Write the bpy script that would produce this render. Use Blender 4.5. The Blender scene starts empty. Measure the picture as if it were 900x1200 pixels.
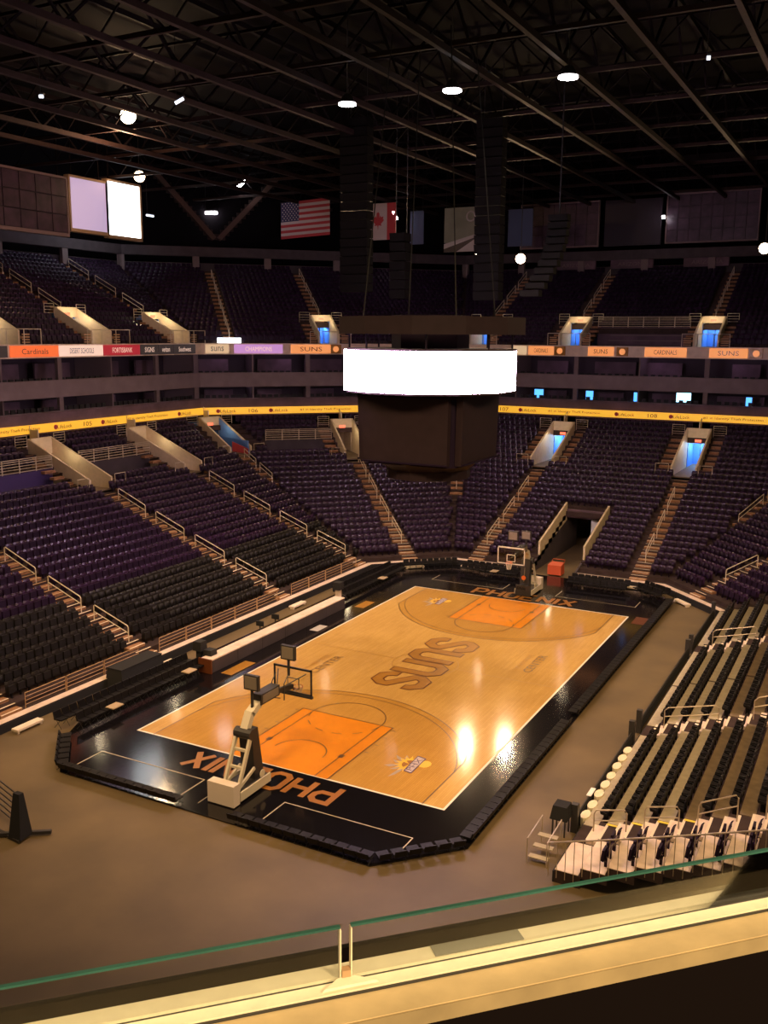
import bpy, math, random
import numpy as np
from mathutils import Vector, Matrix
random.seed(7)
D = bpy.data
SC = bpy.context.scene
COL = SC.collection
PI = math.pi
RT = math.sqrt(.5)
TN = math.tan(PI/8)

# ------------------------------------------------------------------ camera
cd = D.cameras.new('camera'); cam = D.objects.new('camera', cd); COL.objects.link(cam)
CX, CY, CZ = 21.1244, -44.8405, 17.8329
yaw, pitch, roll = -0.487213, -0.185806, 0.0070545
fw = Vector((math.sin(yaw)*math.cos(pitch), math.cos(yaw)*math.cos(pitch), math.sin(pitch)))
r0 = Vector((math.cos(yaw), -math.sin(yaw), 0)); u0 = r0.cross(fw)
rr = r0*math.cos(roll)+u0*math.sin(roll); uu = -r0*math.sin(roll)+u0*math.cos(roll)
M = Matrix(((rr.x, uu.x, -fw.x, CX), (rr.y, uu.y, -fw.y, CY), (rr.z, uu.z, -fw.z, CZ), (0, 0, 0, 1)))
cam.matrix_world = M
cd.sensor_fit = 'VERTICAL'; cd.sensor_height = 36.0; cd.lens = 1107.57*36/1200
cd.clip_start = .05; cd.clip_end = 400
SC.camera = cam
FPX = 1107.57
def proj(x, y, z):
    d = Vector((x-CX, y-CY, z-CZ)); w = d.dot(fw)
    if w < .3: return None
    return 450+FPX*d.dot(rr)/w, 600-FPX*d.dot(uu)/w
def inview(x, y, z, m=0):
    p = proj(x, y, z)
    return p is not None and -m < p[0] < 900+m and -m < p[1] < 1200+m

# ------------------------------------------------------------------ world, exposure
w = D.worlds.new('world'); SC.world = w; w.use_nodes = True
w.node_tree.nodes['Background'].inputs[0].default_value = (.62, .42, .55, 1)
w.node_tree.nodes['Background'].inputs[1].default_value = .010
SC.view_settings.view_transform = 'Standard'; SC.view_settings.look = 'None'
SC.view_settings.exposure = 0.3; SC.view_settings.gamma = 1.0
SC.view_settings.use_curve_mapping = False

def light(name, kind, loc, power, color, size=.5, target=None, spot=None, blend=.6):
    l = D.lights.new(name, kind); l.energy = power; l.color = color
    if kind == 'AREA': l.shape = 'DISK'; l.size = size
    else: l.shadow_soft_size = size
    if kind == 'SPOT': l.spot_size = spot; l.spot_blend = blend
    o = D.objects.new(name, l); COL.objects.link(o); o.location = loc
    if target is not None:
        o.rotation_euler = (Vector(target)-Vector(loc)).to_track_quat('-Z', 'Y').to_euler()
    return o
WARM = (1.0, .66, .33); WARM2 = (1.0, .74, .48); COOL = (.92, .90, 1.0)
# high bay lamps of the hall, hung under the roof trusses over floor and stands
HB = [(-8.76, 6.56), (-1.92, 6.42), (4.68, 6.55)]
for i, (x, y) in enumerate(HB):
    light('high_bay_light', 'SPOT', (x, y, 31.0), 5500, WARM2, .5, (x*.7, y-3, 0), 1.9, .8)
# unseen fill spots added outside the view to brighten court and stands
for (x, y, tx, ty, e) in ((3, -29, 1, -7, 17000), (-17, -28, -7, -5, 12000), (22, -26, 8, -4, 14000), (33, -16, 5, 2, 13000), (-33, -12, -4, 3, 10000), (36, 4, 4, 8, 11000)):
    light('fill_light', 'SPOT', (x, y, 31.0), e*1.25, WARM, 2.2, (tx, ty, 0), 1.45, 1.0)
light('concourse_light', 'AREA', (24.0, -50.0, 21.8), 800, (1, .76, .45), 1.4, (21, -44, 16.5))
light('concourse_light', 'AREA', (28.0, -46.0, 21.8), 800, (1, .76, .45), 1.4, (24, -41, 16.5))  # second area light, added to fill a shadow at the ledge's right

# ------------------------------------------------------------------ materials
MT = {}
def mat(name, col, rough=.6, metal=0, emit=None, es=1, var=0, scale=3, bump=0, spec=.5, coat=0, stretch=None):
    m = D.materials.new(name); m.use_nodes = True; nt = m.node_tree; b = nt.nodes['Principled BSDF']
    c4 = (*col, 1)
    b.inputs['Base Color'].default_value = c4; b.inputs['Roughness'].default_value = rough
    b.inputs['Metallic'].default_value = metal; b.inputs['Specular IOR Level'].default_value = spec
    b.inputs['Coat Weight'].default_value = coat; b.inputs['Coat Roughness'].default_value = .08
    if emit: b.inputs['Emission Color'].default_value = (*emit, 1); b.inputs['Emission Strength'].default_value = es
    if var or bump:
        tc = nt.nodes.new('ShaderNodeTexCoord'); n = nt.nodes.new('ShaderNodeTexNoise')
        n.inputs['Scale'].default_value = scale; n.inputs['Detail'].default_value = 5
        if stretch:
            mp = nt.nodes.new('ShaderNodeMapping'); mp.inputs['Scale'].default_value = stretch
            nt.links.new(tc.outputs['Object'], mp.inputs[0]); nt.links.new(mp.outputs[0], n.inputs['Vector'])
        else: nt.links.new(tc.outputs['Object'], n.inputs['Vector'])
        if var:
            rp = nt.nodes.new('ShaderNodeValToRGB')
            rp.color_ramp.elements[0].position = .3; rp.color_ramp.elements[1].position = .7
            rp.color_ramp.elements[0].color = (*[c*(1-var) for c in col], 1)
            rp.color_ramp.elements[1].color = (*[min(1, c*(1+var)) for c in col], 1)
            nt.links.new(n.outputs['Fac'], rp.inputs[0]); nt.links.new(rp.outputs[0], b.inputs['Base Color'])
        if bump:
            bp = nt.nodes.new('ShaderNodeBump'); bp.inputs['Strength'].default_value = bump; bp.inputs['Distance'].default_value = .02
            nt.links.new(n.outputs['Fac'], bp.inputs['Height']); nt.links.new(bp.outputs[0], b.inputs['Normal'])
    MT[name] = m; return m
mat('concrete_floor', (.132, .088, .038), .6, var=.22, scale=.35, bump=.05)
mat('tier_concrete', (.048, .030, .027), .85, var=.2, scale=2, spec=.15)
mat('platform_beige', (.40, .33, .22), .7, var=.12, scale=4)
mat('platform_brown', (.16, .11, .06), .75, var=.2, scale=3)
mat('step_brown', (.30, .145, .062), .8, var=.25, scale=5)
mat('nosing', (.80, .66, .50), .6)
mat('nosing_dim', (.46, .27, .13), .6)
mat('lip', (.72, .56, .45), .6, var=.15, scale=2)
mat('dark', (.012, .011, .012), .7)
mat('dark_wall', (.05, .036, .042), .8, var=.2, scale=1)
mat('suite_band', (.17, .125, .13), .7, var=.12, scale=1)
mat('suite_dark', (.035, .022, .03), .8)
mat('suite_wall', (.11, .065, .085), .8, var=.3, scale=.8)
mat('suite_column', (.16, .115, .115), .7)
mat('purple_wall', (.055, .03, .12), .8)
mat('purple_seat', (.030, .0125, .036), .27, spec=.30)
mat('purple_pan', (.016, .007, .021), .5, spec=.15)
mat('black_seat', (.015, .012, .011), .4, spec=.22)
mat('black_pan', (.012, .010, .010), .55, spec=.2)
mat('seat_metal', (.02, .016, .016), .5, metal=.5)
mat('cream_wall', (.62, .50, .33), .7, var=.08, scale=3)
mat('cream_rail', (.60, .50, .36), .45)
mat('steel_rail', (.55, .45, .34), .35, metal=.6)
mat('blue_door', (.10, .24, .62), .6)
mat('white_wall', (.7, .72, .75), .7)
mat('exit_red', (.7, .05, .03), .5, emit=(1, .16, .08), es=1.4)
mat('roof', (.004, .003, .004), .9, spec=.05)
mat('beam', (.022, .012, .011), .7, var=.2, scale=2, spec=.2)
mat('beam_dim', (.006, .004, .005), .8, spec=.1)
mat('brace', (.085, .05, .042), .8, spec=.2)  # lighter than beam: lamplight on the braces is put into the colour
mat('apron_black', (.006, .005, .006), .11, bump=.03, scale=3, stretch=(6, .6, 1), spec=.5)
mat('line_white', (.80, .72, .58), .4)
mat('line_tan', (.45, .36, .24), .4)
mat('line_dark', (.10, .045, .015), .3)
mat('key_orange', (.66, .225, .006), .27, var=.06, scale=2)
mat('letter_orange', (.30, .115, .018), .3)
mat('letter_brown', (.36, .165, .022), .3, var=.1, scale=4)
mat('letter_edge', (.12, .035, .012), .3)
mat('logo_yellow', (.80, .47, .05), .3)
mat('logo_grey', (.38, .29, .24), .3)
mat('logo_purple', (.06, .025, .09), .3)
mat('pad_white', (.72, .60, .50), .5)
mat('hoop_dark', (.030, .026, .026), .5)
mat('hoop_grey', (.20, .16, .12), .5)
mat('hoop_cream', (.66, .58, .44), .45)
mat('net', (.75, .7, .6), .8)
mat('rim_orange', (.75, .16, .03), .4)
mat('red_cart', (.55, .09, .03), .5)
mat('gold_ribbon', (.7, .38, .03), .5, emit=(1.0, .50, .04), es=.62)
mat('ribbon_text', (.06, .03, .01), .6)
mat('ribbon_red', (.5, .05, .05), .6)
mat('screen_white', (.9, .9, .9), .5, emit=(1.0, .70, .98), es=34)
mat('screen_lit', (.9, .9, .9), .5, emit=(.88, .95, 1.0), es=3)
mat('screen_lilac', (.5, .42, .6), .5, emit=(.62, .47, .72), es=.5)
mat('board_off', (.022, .015, .022), .35)
mat('board_frame', (.20, .13, .13), .5)
mat('board_frame_tan', (.42, .27, .15), .5)
mat('scoreboard', (.020, .012, .016), .6, var=.1, scale=2, spec=.12)
mat('scoreboard_strip', (.010, .005, .016), .5, spec=.12)
mat('speaker', (.0045, .004, .0035), .9, spec=.08)
mat('lamp_white', (1, 1, 1), .5, emit=(1, .93, .98), es=28)
mat('lamp_warm', (1, .9, .8), .5, emit=(1, .74, .48), es=26)
mat('lamp_dim', (1, 1, 1), .5, emit=(.75, .82, 1), es=1.6)
mat('lamp_body', (.04, .04, .04), .5)
mat('flag_red', (.42, .035, .045), .8)
mat('flag_white', (.52, .42, .42), .8)
mat('flag_blue', (.035, .03, .10), .8)
mat('banner_green', (.20, .21, .15), .8, var=.2, scale=.5)
mat('banner_blue', (.05, .07, .13), .8)
mat('banner_white', (.42, .38, .36), .8)
mat('ledge_beige', (.56, .40, .19), .7, var=.14, scale=9, bump=.15)
mat('ledge_white', (.80, .68, .46), .5, var=.05, scale=30)
mat('ledge_face', (.34, .24, .11), .75, var=.2, scale=8)
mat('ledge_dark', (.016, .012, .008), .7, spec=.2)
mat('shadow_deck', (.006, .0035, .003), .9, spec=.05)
mat('chair_black', (.008, .0068, .007), .45, spec=.16)
mat('seal', (.03, .025, .02), .6)
mat('tape_grey', (.22, .20, .15), .95, spec=.1)
mat('cloth_black', (.010, .009, .010), .9)
mat('tan_cloth', (.40, .29, .17), .85)
mat('tv_blue', (.1, .3, .6), .4, emit=(.08, .36, 1.0), es=1.6)
mat('tv_white', (.4, .7, .9), .4, emit=(.35, .75, 1.0), es=3)
for n, c in (('ad_orange', (1, .17, .04)), ('ad_white', (1, .70, .55)), ('ad_maroon', (.42, .015, .03)), ('ad_dark', (.03, .02, .02)), ('ad_beige', (.75, .52, .30)), ('ad_purple', (.62, .30, .66)), ('ad_amber', (1, .36, .11))):
    mat(n, tuple(v*.5 for v in c), .5, emit=c, es=.6)
mat('fascia', (.62, .49, .37), .6, var=.1, scale=2)
mat('fascia_glow', (.6, .5, .5), .5, emit=(.9, .5, .36), es=.22)
mat('yellow_tape', (.8, .6, .05), .6)
mat('paper', (.9, .85, .8), .6)

def mat_wood(name, c1, c2, c3, rough):
    m = D.materials.new(name); m.use_nodes = True; nt = m.node_tree; b = nt.nodes['Principled BSDF']
    tc = nt.nodes.new('ShaderNodeTexCoord'); mp = nt.nodes.new('ShaderNodeMapping')
    mp.inputs['Rotation'].default_value = (0, 0, PI/2)
    br = nt.nodes.new('ShaderNodeTexBrick')
    br.inputs['Color1'].default_value = (*c1, 1); br.inputs['Color2'].default_value = (*c2, 1); br.inputs['Mortar'].default_value = (*c3, 1)
    br.inputs['Scale'].default_value = 1; br.inputs['Mortar Size'].default_value = .004
    br.inputs['Brick Width'].default_value = 1.3; br.inputs['Row Height'].default_value = .09
    n = nt.nodes.new('ShaderNodeTexNoise'); n.inputs['Scale'].default_value = .5; n.inputs['Detail'].default_value = 4
    mx = nt.nodes.new('ShaderNodeMix'); mx.data_type = 'RGBA'; mx.blend_type = 'MULTIPLY'; mx.inputs[0].default_value = .35
    rp = nt.nodes.new('ShaderNodeValToRGB'); rp.color_ramp.elements[0].position = .35; rp.color_ramp.elements[1].position = .65
    rp.color_ramp.elements[0].color = (.72, .66, .6, 1); rp.color_ramp.elements[1].color = (1, 1, 1, 1)
    L = nt.links
    L.new(tc.outputs['Object'], mp.inputs[0]); L.new(mp.outputs[0], br.inputs[0]); L.new(tc.outputs['Object'], n.inputs['Vector'])
    L.new(n.outputs['Fac'], rp.inputs[0]); L.new(br.outputs['Color'], mx.inputs[6]); L.new(rp.outputs[0], mx.inputs[7]); L.new(mx.outputs[2], b.inputs['Base Color'])
    b.inputs['Roughness'].default_value = rough
    bp = nt.nodes.new('ShaderNodeBump'); bp.inputs['Strength'].default_value = .06; bp.inputs['Distance'].default_value = .01
    n2 = nt.nodes.new('ShaderNodeTexNoise'); n2.inputs['Scale'].default_value = 2.5
    L.new(tc.outputs['Object'], n2.inputs['Vector']); L.new(n2.outputs['Fac'], bp.inputs['Height']); L.new(bp.outputs[0], b.inputs['Normal'])
    MT[name] = m
mat_wood('maple', (.66, .40, .125), (.59, .345, .10), (.44, .245, .07), .11)
mat_wood('maple_stained', (.56, .305, .07), (.50, .265, .055), (.33, .16, .04), .11)
def mat_glass(name, tint, refl=.06):
    m = D.materials.new(name); m.use_nodes = True; nt = m.node_tree; nt.nodes.remove(nt.nodes['Principled BSDF'])
    out = nt.nodes['Material Output']; t = nt.nodes.new('ShaderNodeBsdfTransparent'); g = nt.nodes.new('ShaderNodeBsdfGlossy'); mx = nt.nodes.new('ShaderNodeMixShader'); lw = nt.nodes.new('ShaderNodeFresnel')
    t.inputs[0].default_value = (*tint, 1); g.inputs['Roughness'].default_value = .02; lw.inputs[0].default_value = 1.35
    nt.links.new(lw.outputs[0], mx.inputs[0]); nt.links.new(t.outputs[0], mx.inputs[1]); nt.links.new(g.outputs[0], mx.inputs[2]); nt.links.new(mx.outputs[0], out.inputs[0])
    MT[name] = m
mat_glass('clear_glass', (.97, .985, .97)); mat_glass('backboard_glass', (.90, .90, .88))
mat('glass_edge', (.035, .115, .085), .3, var=.2, scale=6, spec=.6)

# ------------------------------------------------------------------ mesh helpers
class MB:
    def __init__(s): s.v = []; s.f = []; s.m = []
    def face(s, pts, m=0):
        k = len(s.v); s.v += [tuple(p) for p in pts]; s.f.append(tuple(range(k, k+len(pts)))); s.m.append(m)
    def hexa(s, b, t, m=0):            # bottom ring ccw, top ring ccw
        n = len(b); k = len(s.v); s.v += [tuple(p) for p in b]+[tuple(p) for p in t]
        s.f.append(tuple(k+i for i in reversed(range(n)))); s.m.append(m)
        s.f.append(tuple(k+n+i for i in range(n))); s.m.append(m)
        for i in range(n):
            j = (i+1) % n; s.f.append((k+i, k+j, k+n+j, k+n+i)); s.m.append(m)
    def box(s, x0, x1, y0, y1, z0, z1, m=0):
        q = [(x0, y0), (x1, y0), (x1, y1), (x0, y1)]
        s.hexa([(x, y, z0) for x, y in q], [(x, y, z1) for x, y in q], m)
    def prism(s, poly, z0, z1, m=0):
        s.hexa([(x, y, z0) for x, y in poly], [(x, y, z1) for x, y in poly], m)
    def bar(s, a, b, w, h, m=0, up=(0, 0, 1)):
        a = Vector(a); b = Vector(b); d = (b-a).normalized(); u = Vector(up)
        if abs(d.dot(u)) > .98: u = Vector((1, 0, 0))
        x = d.cross(u).normalized(); y = x.cross(d).normalized()
        o = [(-w/2, -h/2), (w/2, -h/2), (w/2, h/2), (-w/2, h/2)]
        s.hexa([b+x*p+y*q for p, q in o][::1], [a+x*p+y*q for p, q in o], m)
    def tube(s, pts, r, n=6, m=0, closed=False):
        P = [Vector(p) for p in pts]; k0 = len(s.v); N = len(P)
        u = None
        for i in range(N):
            if closed: d = P[(i+1) % N]-P[i-1]
            else: d = P[min(i+1, N-1)]-P[max(i-1, 0)]
            d.normalize()
            if u is None:
                u = Vector((0, 0, 1)) if abs(d.z) < .9 else Vector((1, 0, 0))
            x = d.cross(u).normalized(); y = x.cross(d).normalized(); u = y
            for j in range(n):
                a = 2*PI*j/n; s.v.append(tuple(P[i]+x*math.cos(a)*r+y*math.sin(a)*r))
        for i in range(N if closed else N-1):
            for j in range(n):
                a = k0+i*n+j; b = k0+i*n+(j+1) % n; c = k0+((i+1) % N)*n+(j+1) % n; e = k0+((i+1) % N)*n+j
                s.f.append((a, e, c, b)); s.m.append(m)
        if not closed:
            s.f.append(tuple(k0+j for j in range(n))); s.m.append(m)
            s.f.append(tuple(k0+(N-1)*n+j for j in reversed(range(n)))); s.m.append(m)
    def disc(s, c, r, h, n=16, m=0, r2=None):
        r2 = r if r2 is None else r2
        s.hexa([(c[0]+r*math.cos(2*PI*i/n), c[1]+r*math.sin(2*PI*i/n), c[2]) for i in range(n)],
               [(c[0]+r2*math.cos(2*PI*i/n), c[1]+r2*math.sin(2*PI*i/n), c[2]+h) for i in range(n)], m)
    def mesh(s, name, mats, off=(0, 0, 0)):
        me = D.meshes.new(name)
        v = s.v
        if off != (0, 0, 0): v = [(a-off[0], b-off[1], c-off[2]) for a, b, c in v]
        me.from_pydata(v, [], s.f)
        if isinstance(mats, str): mats = [mats]
        for m in mats: me.materials.append(MT[m])
        if len(mats) > 1: me.polygons.foreach_set('material_index', s.m)
        me.update(); return me
    def build(s, name, mats, parent=None, kind=None):
        off = (0, 0, 0)
        p = parent
        while p is not None: off = tuple(off[i]+p.location[i] for i in range(3)); p = p.parent
        loc = None
        if parent is None:                      # origin at the thing's base
            xs = [a[0] for a in s.v]; ys = [a[1] for a in s.v]; zs = [a[2] for a in s.v]
            loc = ((min(xs)+max(xs))/2, (min(ys)+max(ys))/2, min(zs)); off = loc
        o = D.objects.new(name, s.mesh(name, mats, off)); COL.objects.link(o)
        if loc: o.location = loc
        if parent: o.parent = parent
        if kind: o['kind'] = kind
        return o
def tag(o, label, cat=None, group=None, kind=None):
    o['label'] = label
    if cat: o['category'] = cat
    if group: o['group'] = group
    if kind: o['kind'] = kind
    return o
def thing(name, loc, label, cat=None, group=None, kind=None, rz=0):
    o = D.objects.new(name, None); COL.objects.link(o); o.location = loc; o.rotation_euler = (0, 0, rz); o.empty_display_size = .2
    return tag(o, label, cat, group, kind)
def copy_thing(src, kids, loc, rz):
    r = src.copy(); COL.objects.link(r); r.location = loc; r.rotation_euler = (0, 0, rz)
    for k in kids:
        c = k.copy(); COL.objects.link(c); c.parent = r
    return r
ORD = ['zeroth', 'first', 'second', 'third', 'fourth', 'fifth', 'sixth', 'seventh', 'eighth', 'ninth', 'tenth', 'eleventh', 'twelfth', 'thirteenth', 'fourteenth', 'fifteenth', 'sixteenth', 'seventeenth', 'eighteenth', 'nineteenth', 'twentieth']
TENS = {2: 'twenty', 3: 'thirty', 4: 'forty', 5: 'fifty', 6: 'sixty', 7: 'seventy', 8: 'eighty', 9: 'ninety'}
def nth(n):
    if n <= 20: return ORD[n]
    t, u = divmod(n, 10)
    return (TENS[t]+'-'+ORD[u]) if u else TENS[t].replace('ty', 'tieth')

# flat lettering from the built-in font: u = reading direction, v = up direction of the letters
def lettering(txt, org, u, v, height, mats, name, parent, depth=.01, width=None, center=True):
    cu = D.curves.new('t', 'FONT'); cu.body = txt; cu.size = 1; cu.extrude = 0; cu.resolution_u = 2
    to = D.objects.new('t', cu); me = D.meshes.new_from_object(to)
    D.objects.remove(to); D.curves.remove(cu)
    vs = np.array([q.co[:] for q in me.vertices])
    if len(vs) == 0: return None
    x0, x1 = vs[:, 0].min(), vs[:, 0].max(); y0, y1 = vs[:, 1].min(), vs[:, 1].max()
    sy = height/(y1-y0); sx = sy if width is None else width/(x1-x0)
    U = Vector(u).normalized(); V = Vector(v).normalized(); O = Vector(org); N = U.cross(V)
    off = Vector((0, 0, 0)); p = parent
    while p is not None: off += p.location; p = p.parent
    for q in me.vertices:
        a = (q.co.x-x0)*sx - ((x1-x0)*sx/2 if center else 0); b = (q.co.y-y0)*sy-(height/2 if center else 0)
        q.co = O+U*a+V*b+N*depth-off
    me.materials.clear(); me.materials.append(MT[mats])
    o = D.objects.new(name, me); COL.objects.link(o); o.parent = parent
    return o

# ------------------------------------------------------------------ plan of the bowl: an octagon of straight stands
TR, NR = .87, 27
def zt(d): return .45+.32*d+.003*d*d
DU, TU, RU, NU = 24.0, .85, .42, 19          # upper deck front offset, tread, riser, rows
ZU = 16.9
class Seg:
    def __init__(s, key, P, t, n, hl): s.key, s.P, s.t, s.n, s.hl = key, P, t, n, hl
    def pt(s, a, d, z=0): return (s.P[0]+s.t[0]*a+s.n[0]*d, s.P[1]+s.t[1]*a+s.n[1]*d, z)
    def ang(s): return math.atan2(s.t[1], s.t[0])
    def lim(s, d): return s.hl+TN*d
    def box(s, mb, a0, a1, d0, d1, z0, z1, m=0):
        s.quad(mb, (a0, a1), (a0, a1), d0, d1, z0, z1, m)
    def quad(s, mb, r0, r1, d0, d1, z0, z1, m=0):      # r0 = (a_lo,a_hi) at d0, r1 at d1
        q = [(r0[0], d0), (r0[1], d0), (r1[1], d1), (r1[0], d1)]
        mb.hexa([s.pt(a, d, z0) for a, d in q], [s.pt(a, d, z1) for a, d in q], m)
    def strip(s, mb, d0, d1, z0, z1, m=0, lo=None, hi=None):
        s.quad(mb, (-s.lim(d0) if lo is None else lo, s.lim(d0) if hi is None else hi), (-s.lim(d1) if lo is None else lo, s.lim(d1) if hi is None else hi), d0, d1, z0, z1, m)
SL = Seg('left', (-12.8, 0), (0, 1), (-1, 0), 17.2)
SFL = Seg('far left corner', (-10.45, 19.55), (RT, RT), (-RT, RT), 3.32)
SF = Seg('far end', (0, 21.9), (1, 0), (0, 1), 8.1)
SFR = Seg('far right corner', (10.45, 19.55), (RT, -RT), (RT, RT), 3.32)
SR = Seg('right', (12.8, 0), (0, -1), (1, 0), 17.2)
def foldseg(P, n): return Seg('fold', P, (n[1], -n[0]), n, 1)
c8, s8 = math.cos(PI/8), math.sin(PI/8)
F1 = foldseg((-12.8, 17.2), (-c8, s8)); F2 = foldseg((-8.1, 21.9), (-s8, c8)); F3 = foldseg((8.1, 21.9), (s8, c8)); F4 = foldseg((12.8, 17.2), (c8, s8))

# ------------------------------------------------------------------ floor, ceiling, outer walls
mb = MB(); mb.box(-62, 62, -66, 72, -.4, 0); o = mb.build('floor', 'concrete_floor', kind='structure'); tag(o, 'brown stained concrete arena floor around the basketball court')
mb = MB(); mb.box(-62, 62, -66, 72, 36.5, 37); o = mb.build('ceiling', 'roof', kind='structure'); tag(o, 'black roof deck high above the arena')
for nm, b in (('wall_left', (-60, -59.5, -66, 70)), ('wall_far', (-60, 60, 67, 67.5)), ('wall_right', (59.5, 60, -66, 70)), ('wall_near', (-60, 60, -66, -65.5))):
    mb = MB(); mb.box(*b, 0, 36.5); o = mb.build(nm, 'roof', kind='structure'); tag(o, 'dark outer wall of the arena behind the stands, '+nm[5:]+' side')

# ------------------------------------------------------------------ seats
def seat_parts(w, back, pan):
    """a tip-up seat facing -Y: shell back with rounded top, tipped-up pan, pedestal"""
    b = MB(); n = 4
    prof = [(.30, .10), (.50, .125), (.70, .16), (.82, .20)]
    rows = []
    for (z, y) in prof:
        hw = w/2*(1.0 if z < .75 else .80)
        rows.append([(-hw+2*hw*i/n, y-.05*(1-(abs(i-n/2)/(n/2))**2)+.03, z) for i in range(n+1)])
    k = len(b.v)
    for r in rows: b.v += r
    for r in rows: b.v += [(x, y+.035, z) for x, y, z in r]
    NN = n+1; R = len(rows)
    for j in range(R-1):
        for i in range(n):
            a = k+j*NN+i; b.f.append((a, a+1, a+NN+1, a+NN)); b.m.append(0)
            a += R*NN; b.f.append((a+NN, a+NN+1, a+1, a)); b.m.append(0)
    for i in range(n):
        a = k+(R-1)*NN+i; c = a+R*NN; b.f.append((a, a+1, c+1, c)); b.m.append(0)
    p = MB()
    p.hexa([(-w*.44, -.06, .30), (w*.44, -.06, .30), (w*.44, .05, .27), (-w*.44, .05, .27)], [(-w*.40, -.02, .66), (w*.40, -.02, .66), (w*.40, .06, .66), (-w*.40, .06, .66)])
    p.box(-.04, .04, .03, .12, 0, .32)
    return b, p
def make_seat(name, w, mb_, mp_):
    b, p = seat_parts(w, mb_, mp_)
    return (b.mesh('backrest', mb_), p.mesh('seat_pan', mp_)), (b, p)
protos = {}
protos['purple'] = make_seat('p', .50, 'purple_seat', 'purple_pan')
protos['black'] = make_seat('b', .50, 'black_seat', 'black_pan')
def make_open_seat():
    b, p = seat_parts(.50, 0, 0)
    p.v = []; p.f = []; p.m = []
    p.hexa([(-.23, -.12, .38), (.23, -.12, .38), (.23, .13, .34), (-.23, .13, .34)], [(-.22, -.15, .48), (.22, -.15, .48), (.22, .13, .42), (-.22, .13, .42)])
    p.box(-.05, .05, -.05, .12, 0, .35); p.box(-.26, -.235, -.12, .14, .52, .56); p.box(.235, .26, -.12, .14, .52, .56)
    return (b.mesh('backrest', 'chair_black'), p.mesh('seat_pan', 'chair_black')), (b, p)
protos['open'] = make_open_seat()
def stuff_seats(name, places, kind, label, cat, group=None):
    b, p = protos['open' if kind == 'black' and 'right' in label else kind][1]
    V = np.array(b.v+p.v); F = [f for f in b.f]+[tuple(i+len(b.v) for i in f) for f in p.f]
    F = np.array([f if len(f) == 4 else f for f in F if len(f) == 4]); mi = np.array([0]*len(b.f)+[1]*len([f for f in p.f]))
    n = len(places)
    if not n: return
    X = np.empty((n, len(V), 3)); A = np.array([q[3] for q in places]); c, s = np.cos(A)[:, None], np.sin(A)[:, None]
    X[:, :, 0] = V[None, :, 0]*c-V[None, :, 1]*s+np.array([q[0] for q in places])[:, None]
    X[:, :, 1] = V[None, :, 0]*s+V[None, :, 1]*c+np.array([q[1] for q in places])[:, None]
    X[:, :, 2] = V[None, :, 2]+np.array([q[2] for q in places])[:, None]
    FF = (F[None]+(np.arange(n)*len(V))[:, None, None]).reshape(-1, 4)
    me = D.meshes.new(name); nv, nf = n*len(V), len(FF)
    me.vertices.add(nv); me.vertices.foreach_set('co', X.ravel())
    me.loops.add(nf*4); me.loops.foreach_set('vertex_index', FF.ravel().astype(np.int32))
    me.polygons.add(nf); me.polygons.foreach_set('loop_start', np.arange(0, nf*4, 4, dtype=np.int32))
    for m in (('purple_seat', 'purple_pan') if kind == 'purple' else ('black_seat', 'black_pan')): me.materials.append(MT[m])
    me.polygons.foreach_set('material_index', np.tile(mi, n).astype(np.int32))
    me.update(calc_edges=True); me.validate()
    o = D.objects.new(name, me); COL.objects.link(o); tag(o, label, cat, group, 'stuff'); return o
def grp_right(g): return 'right' in g
def single_seat(name, kind, q, label, cat, group):
    r = D.objects.new(name, None); COL.objects.link(r); r.location = q[:3]; r.rotation_euler = (0, 0, q[3]); r.empty_display_size = .1
    tag(r, label, cat, group)
    for me, pn in zip(protos['open' if kind == 'black' and grp_right(group) else kind][0], ('backrest', 'seat_pan')):
        c = D.objects.new(pn, me); COL.objects.link(c); c.parent = r
    return r

# openings cut in the lower stands: (seg, s0, s1, d0, d1, floor)   vomitories and accessible platforms
VOML = [(SL, -7.2, 1.15, 16.5, 22.6), (SL, 6.0, 1.15, 16.5, 22.6), (SL, 16.5, 1.15, 16.5, 22.6), (SFL, 0, 1.15, 16.5, 22.0), (SF, -6.3, 1.1, 15.6, 22.0), (SF, 6.3, 1.1, 15.6, 22.0), (SR, -8.7, 1.15, 16.5, 22.6)]
PLAT = [(SL, 7.3, 15.2, 17.4, 20.0), (SL, -5.8, 4.7, 17.4, 20.0), (SFL, -7.9, -1.5, 17.4, 20.0)]
FOLDV = [(F1, 1.15, 17.5/c8, 22.8/c8)]
TUNNEL = (SF, -1.7, 1.7, -1, 9.2)
AISLES = {'left': [-16.5, -7.2, 6.0, 16.5], 'far left corner': [0], 'far end': [-6.3, 6.3], 'far right corner': [0], 'right': [-8.7, 4.1, 14.2]}
def row_cuts(seg, d0, d1):
    c = []
    for v in VOML:
        if v[0] is seg and d0 >= v[3]-.2 and d1 <= v[4]+.6: c.append((v[1]-v[2], v[1]+v[2]))
    for v in PLAT:
        if v[0] is seg and d0 >= v[3]-.2 and d1 <= v[4]+.3: c.append((v[1], v[2]))
    if seg is SF and d1 < 9.3: c.append((-1.7, 1.7))
    return sorted(c)
segs = [SL, SFL, SF, SFR, SR]
def tier_material(seg, i): return 0
seat_places = []
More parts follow.
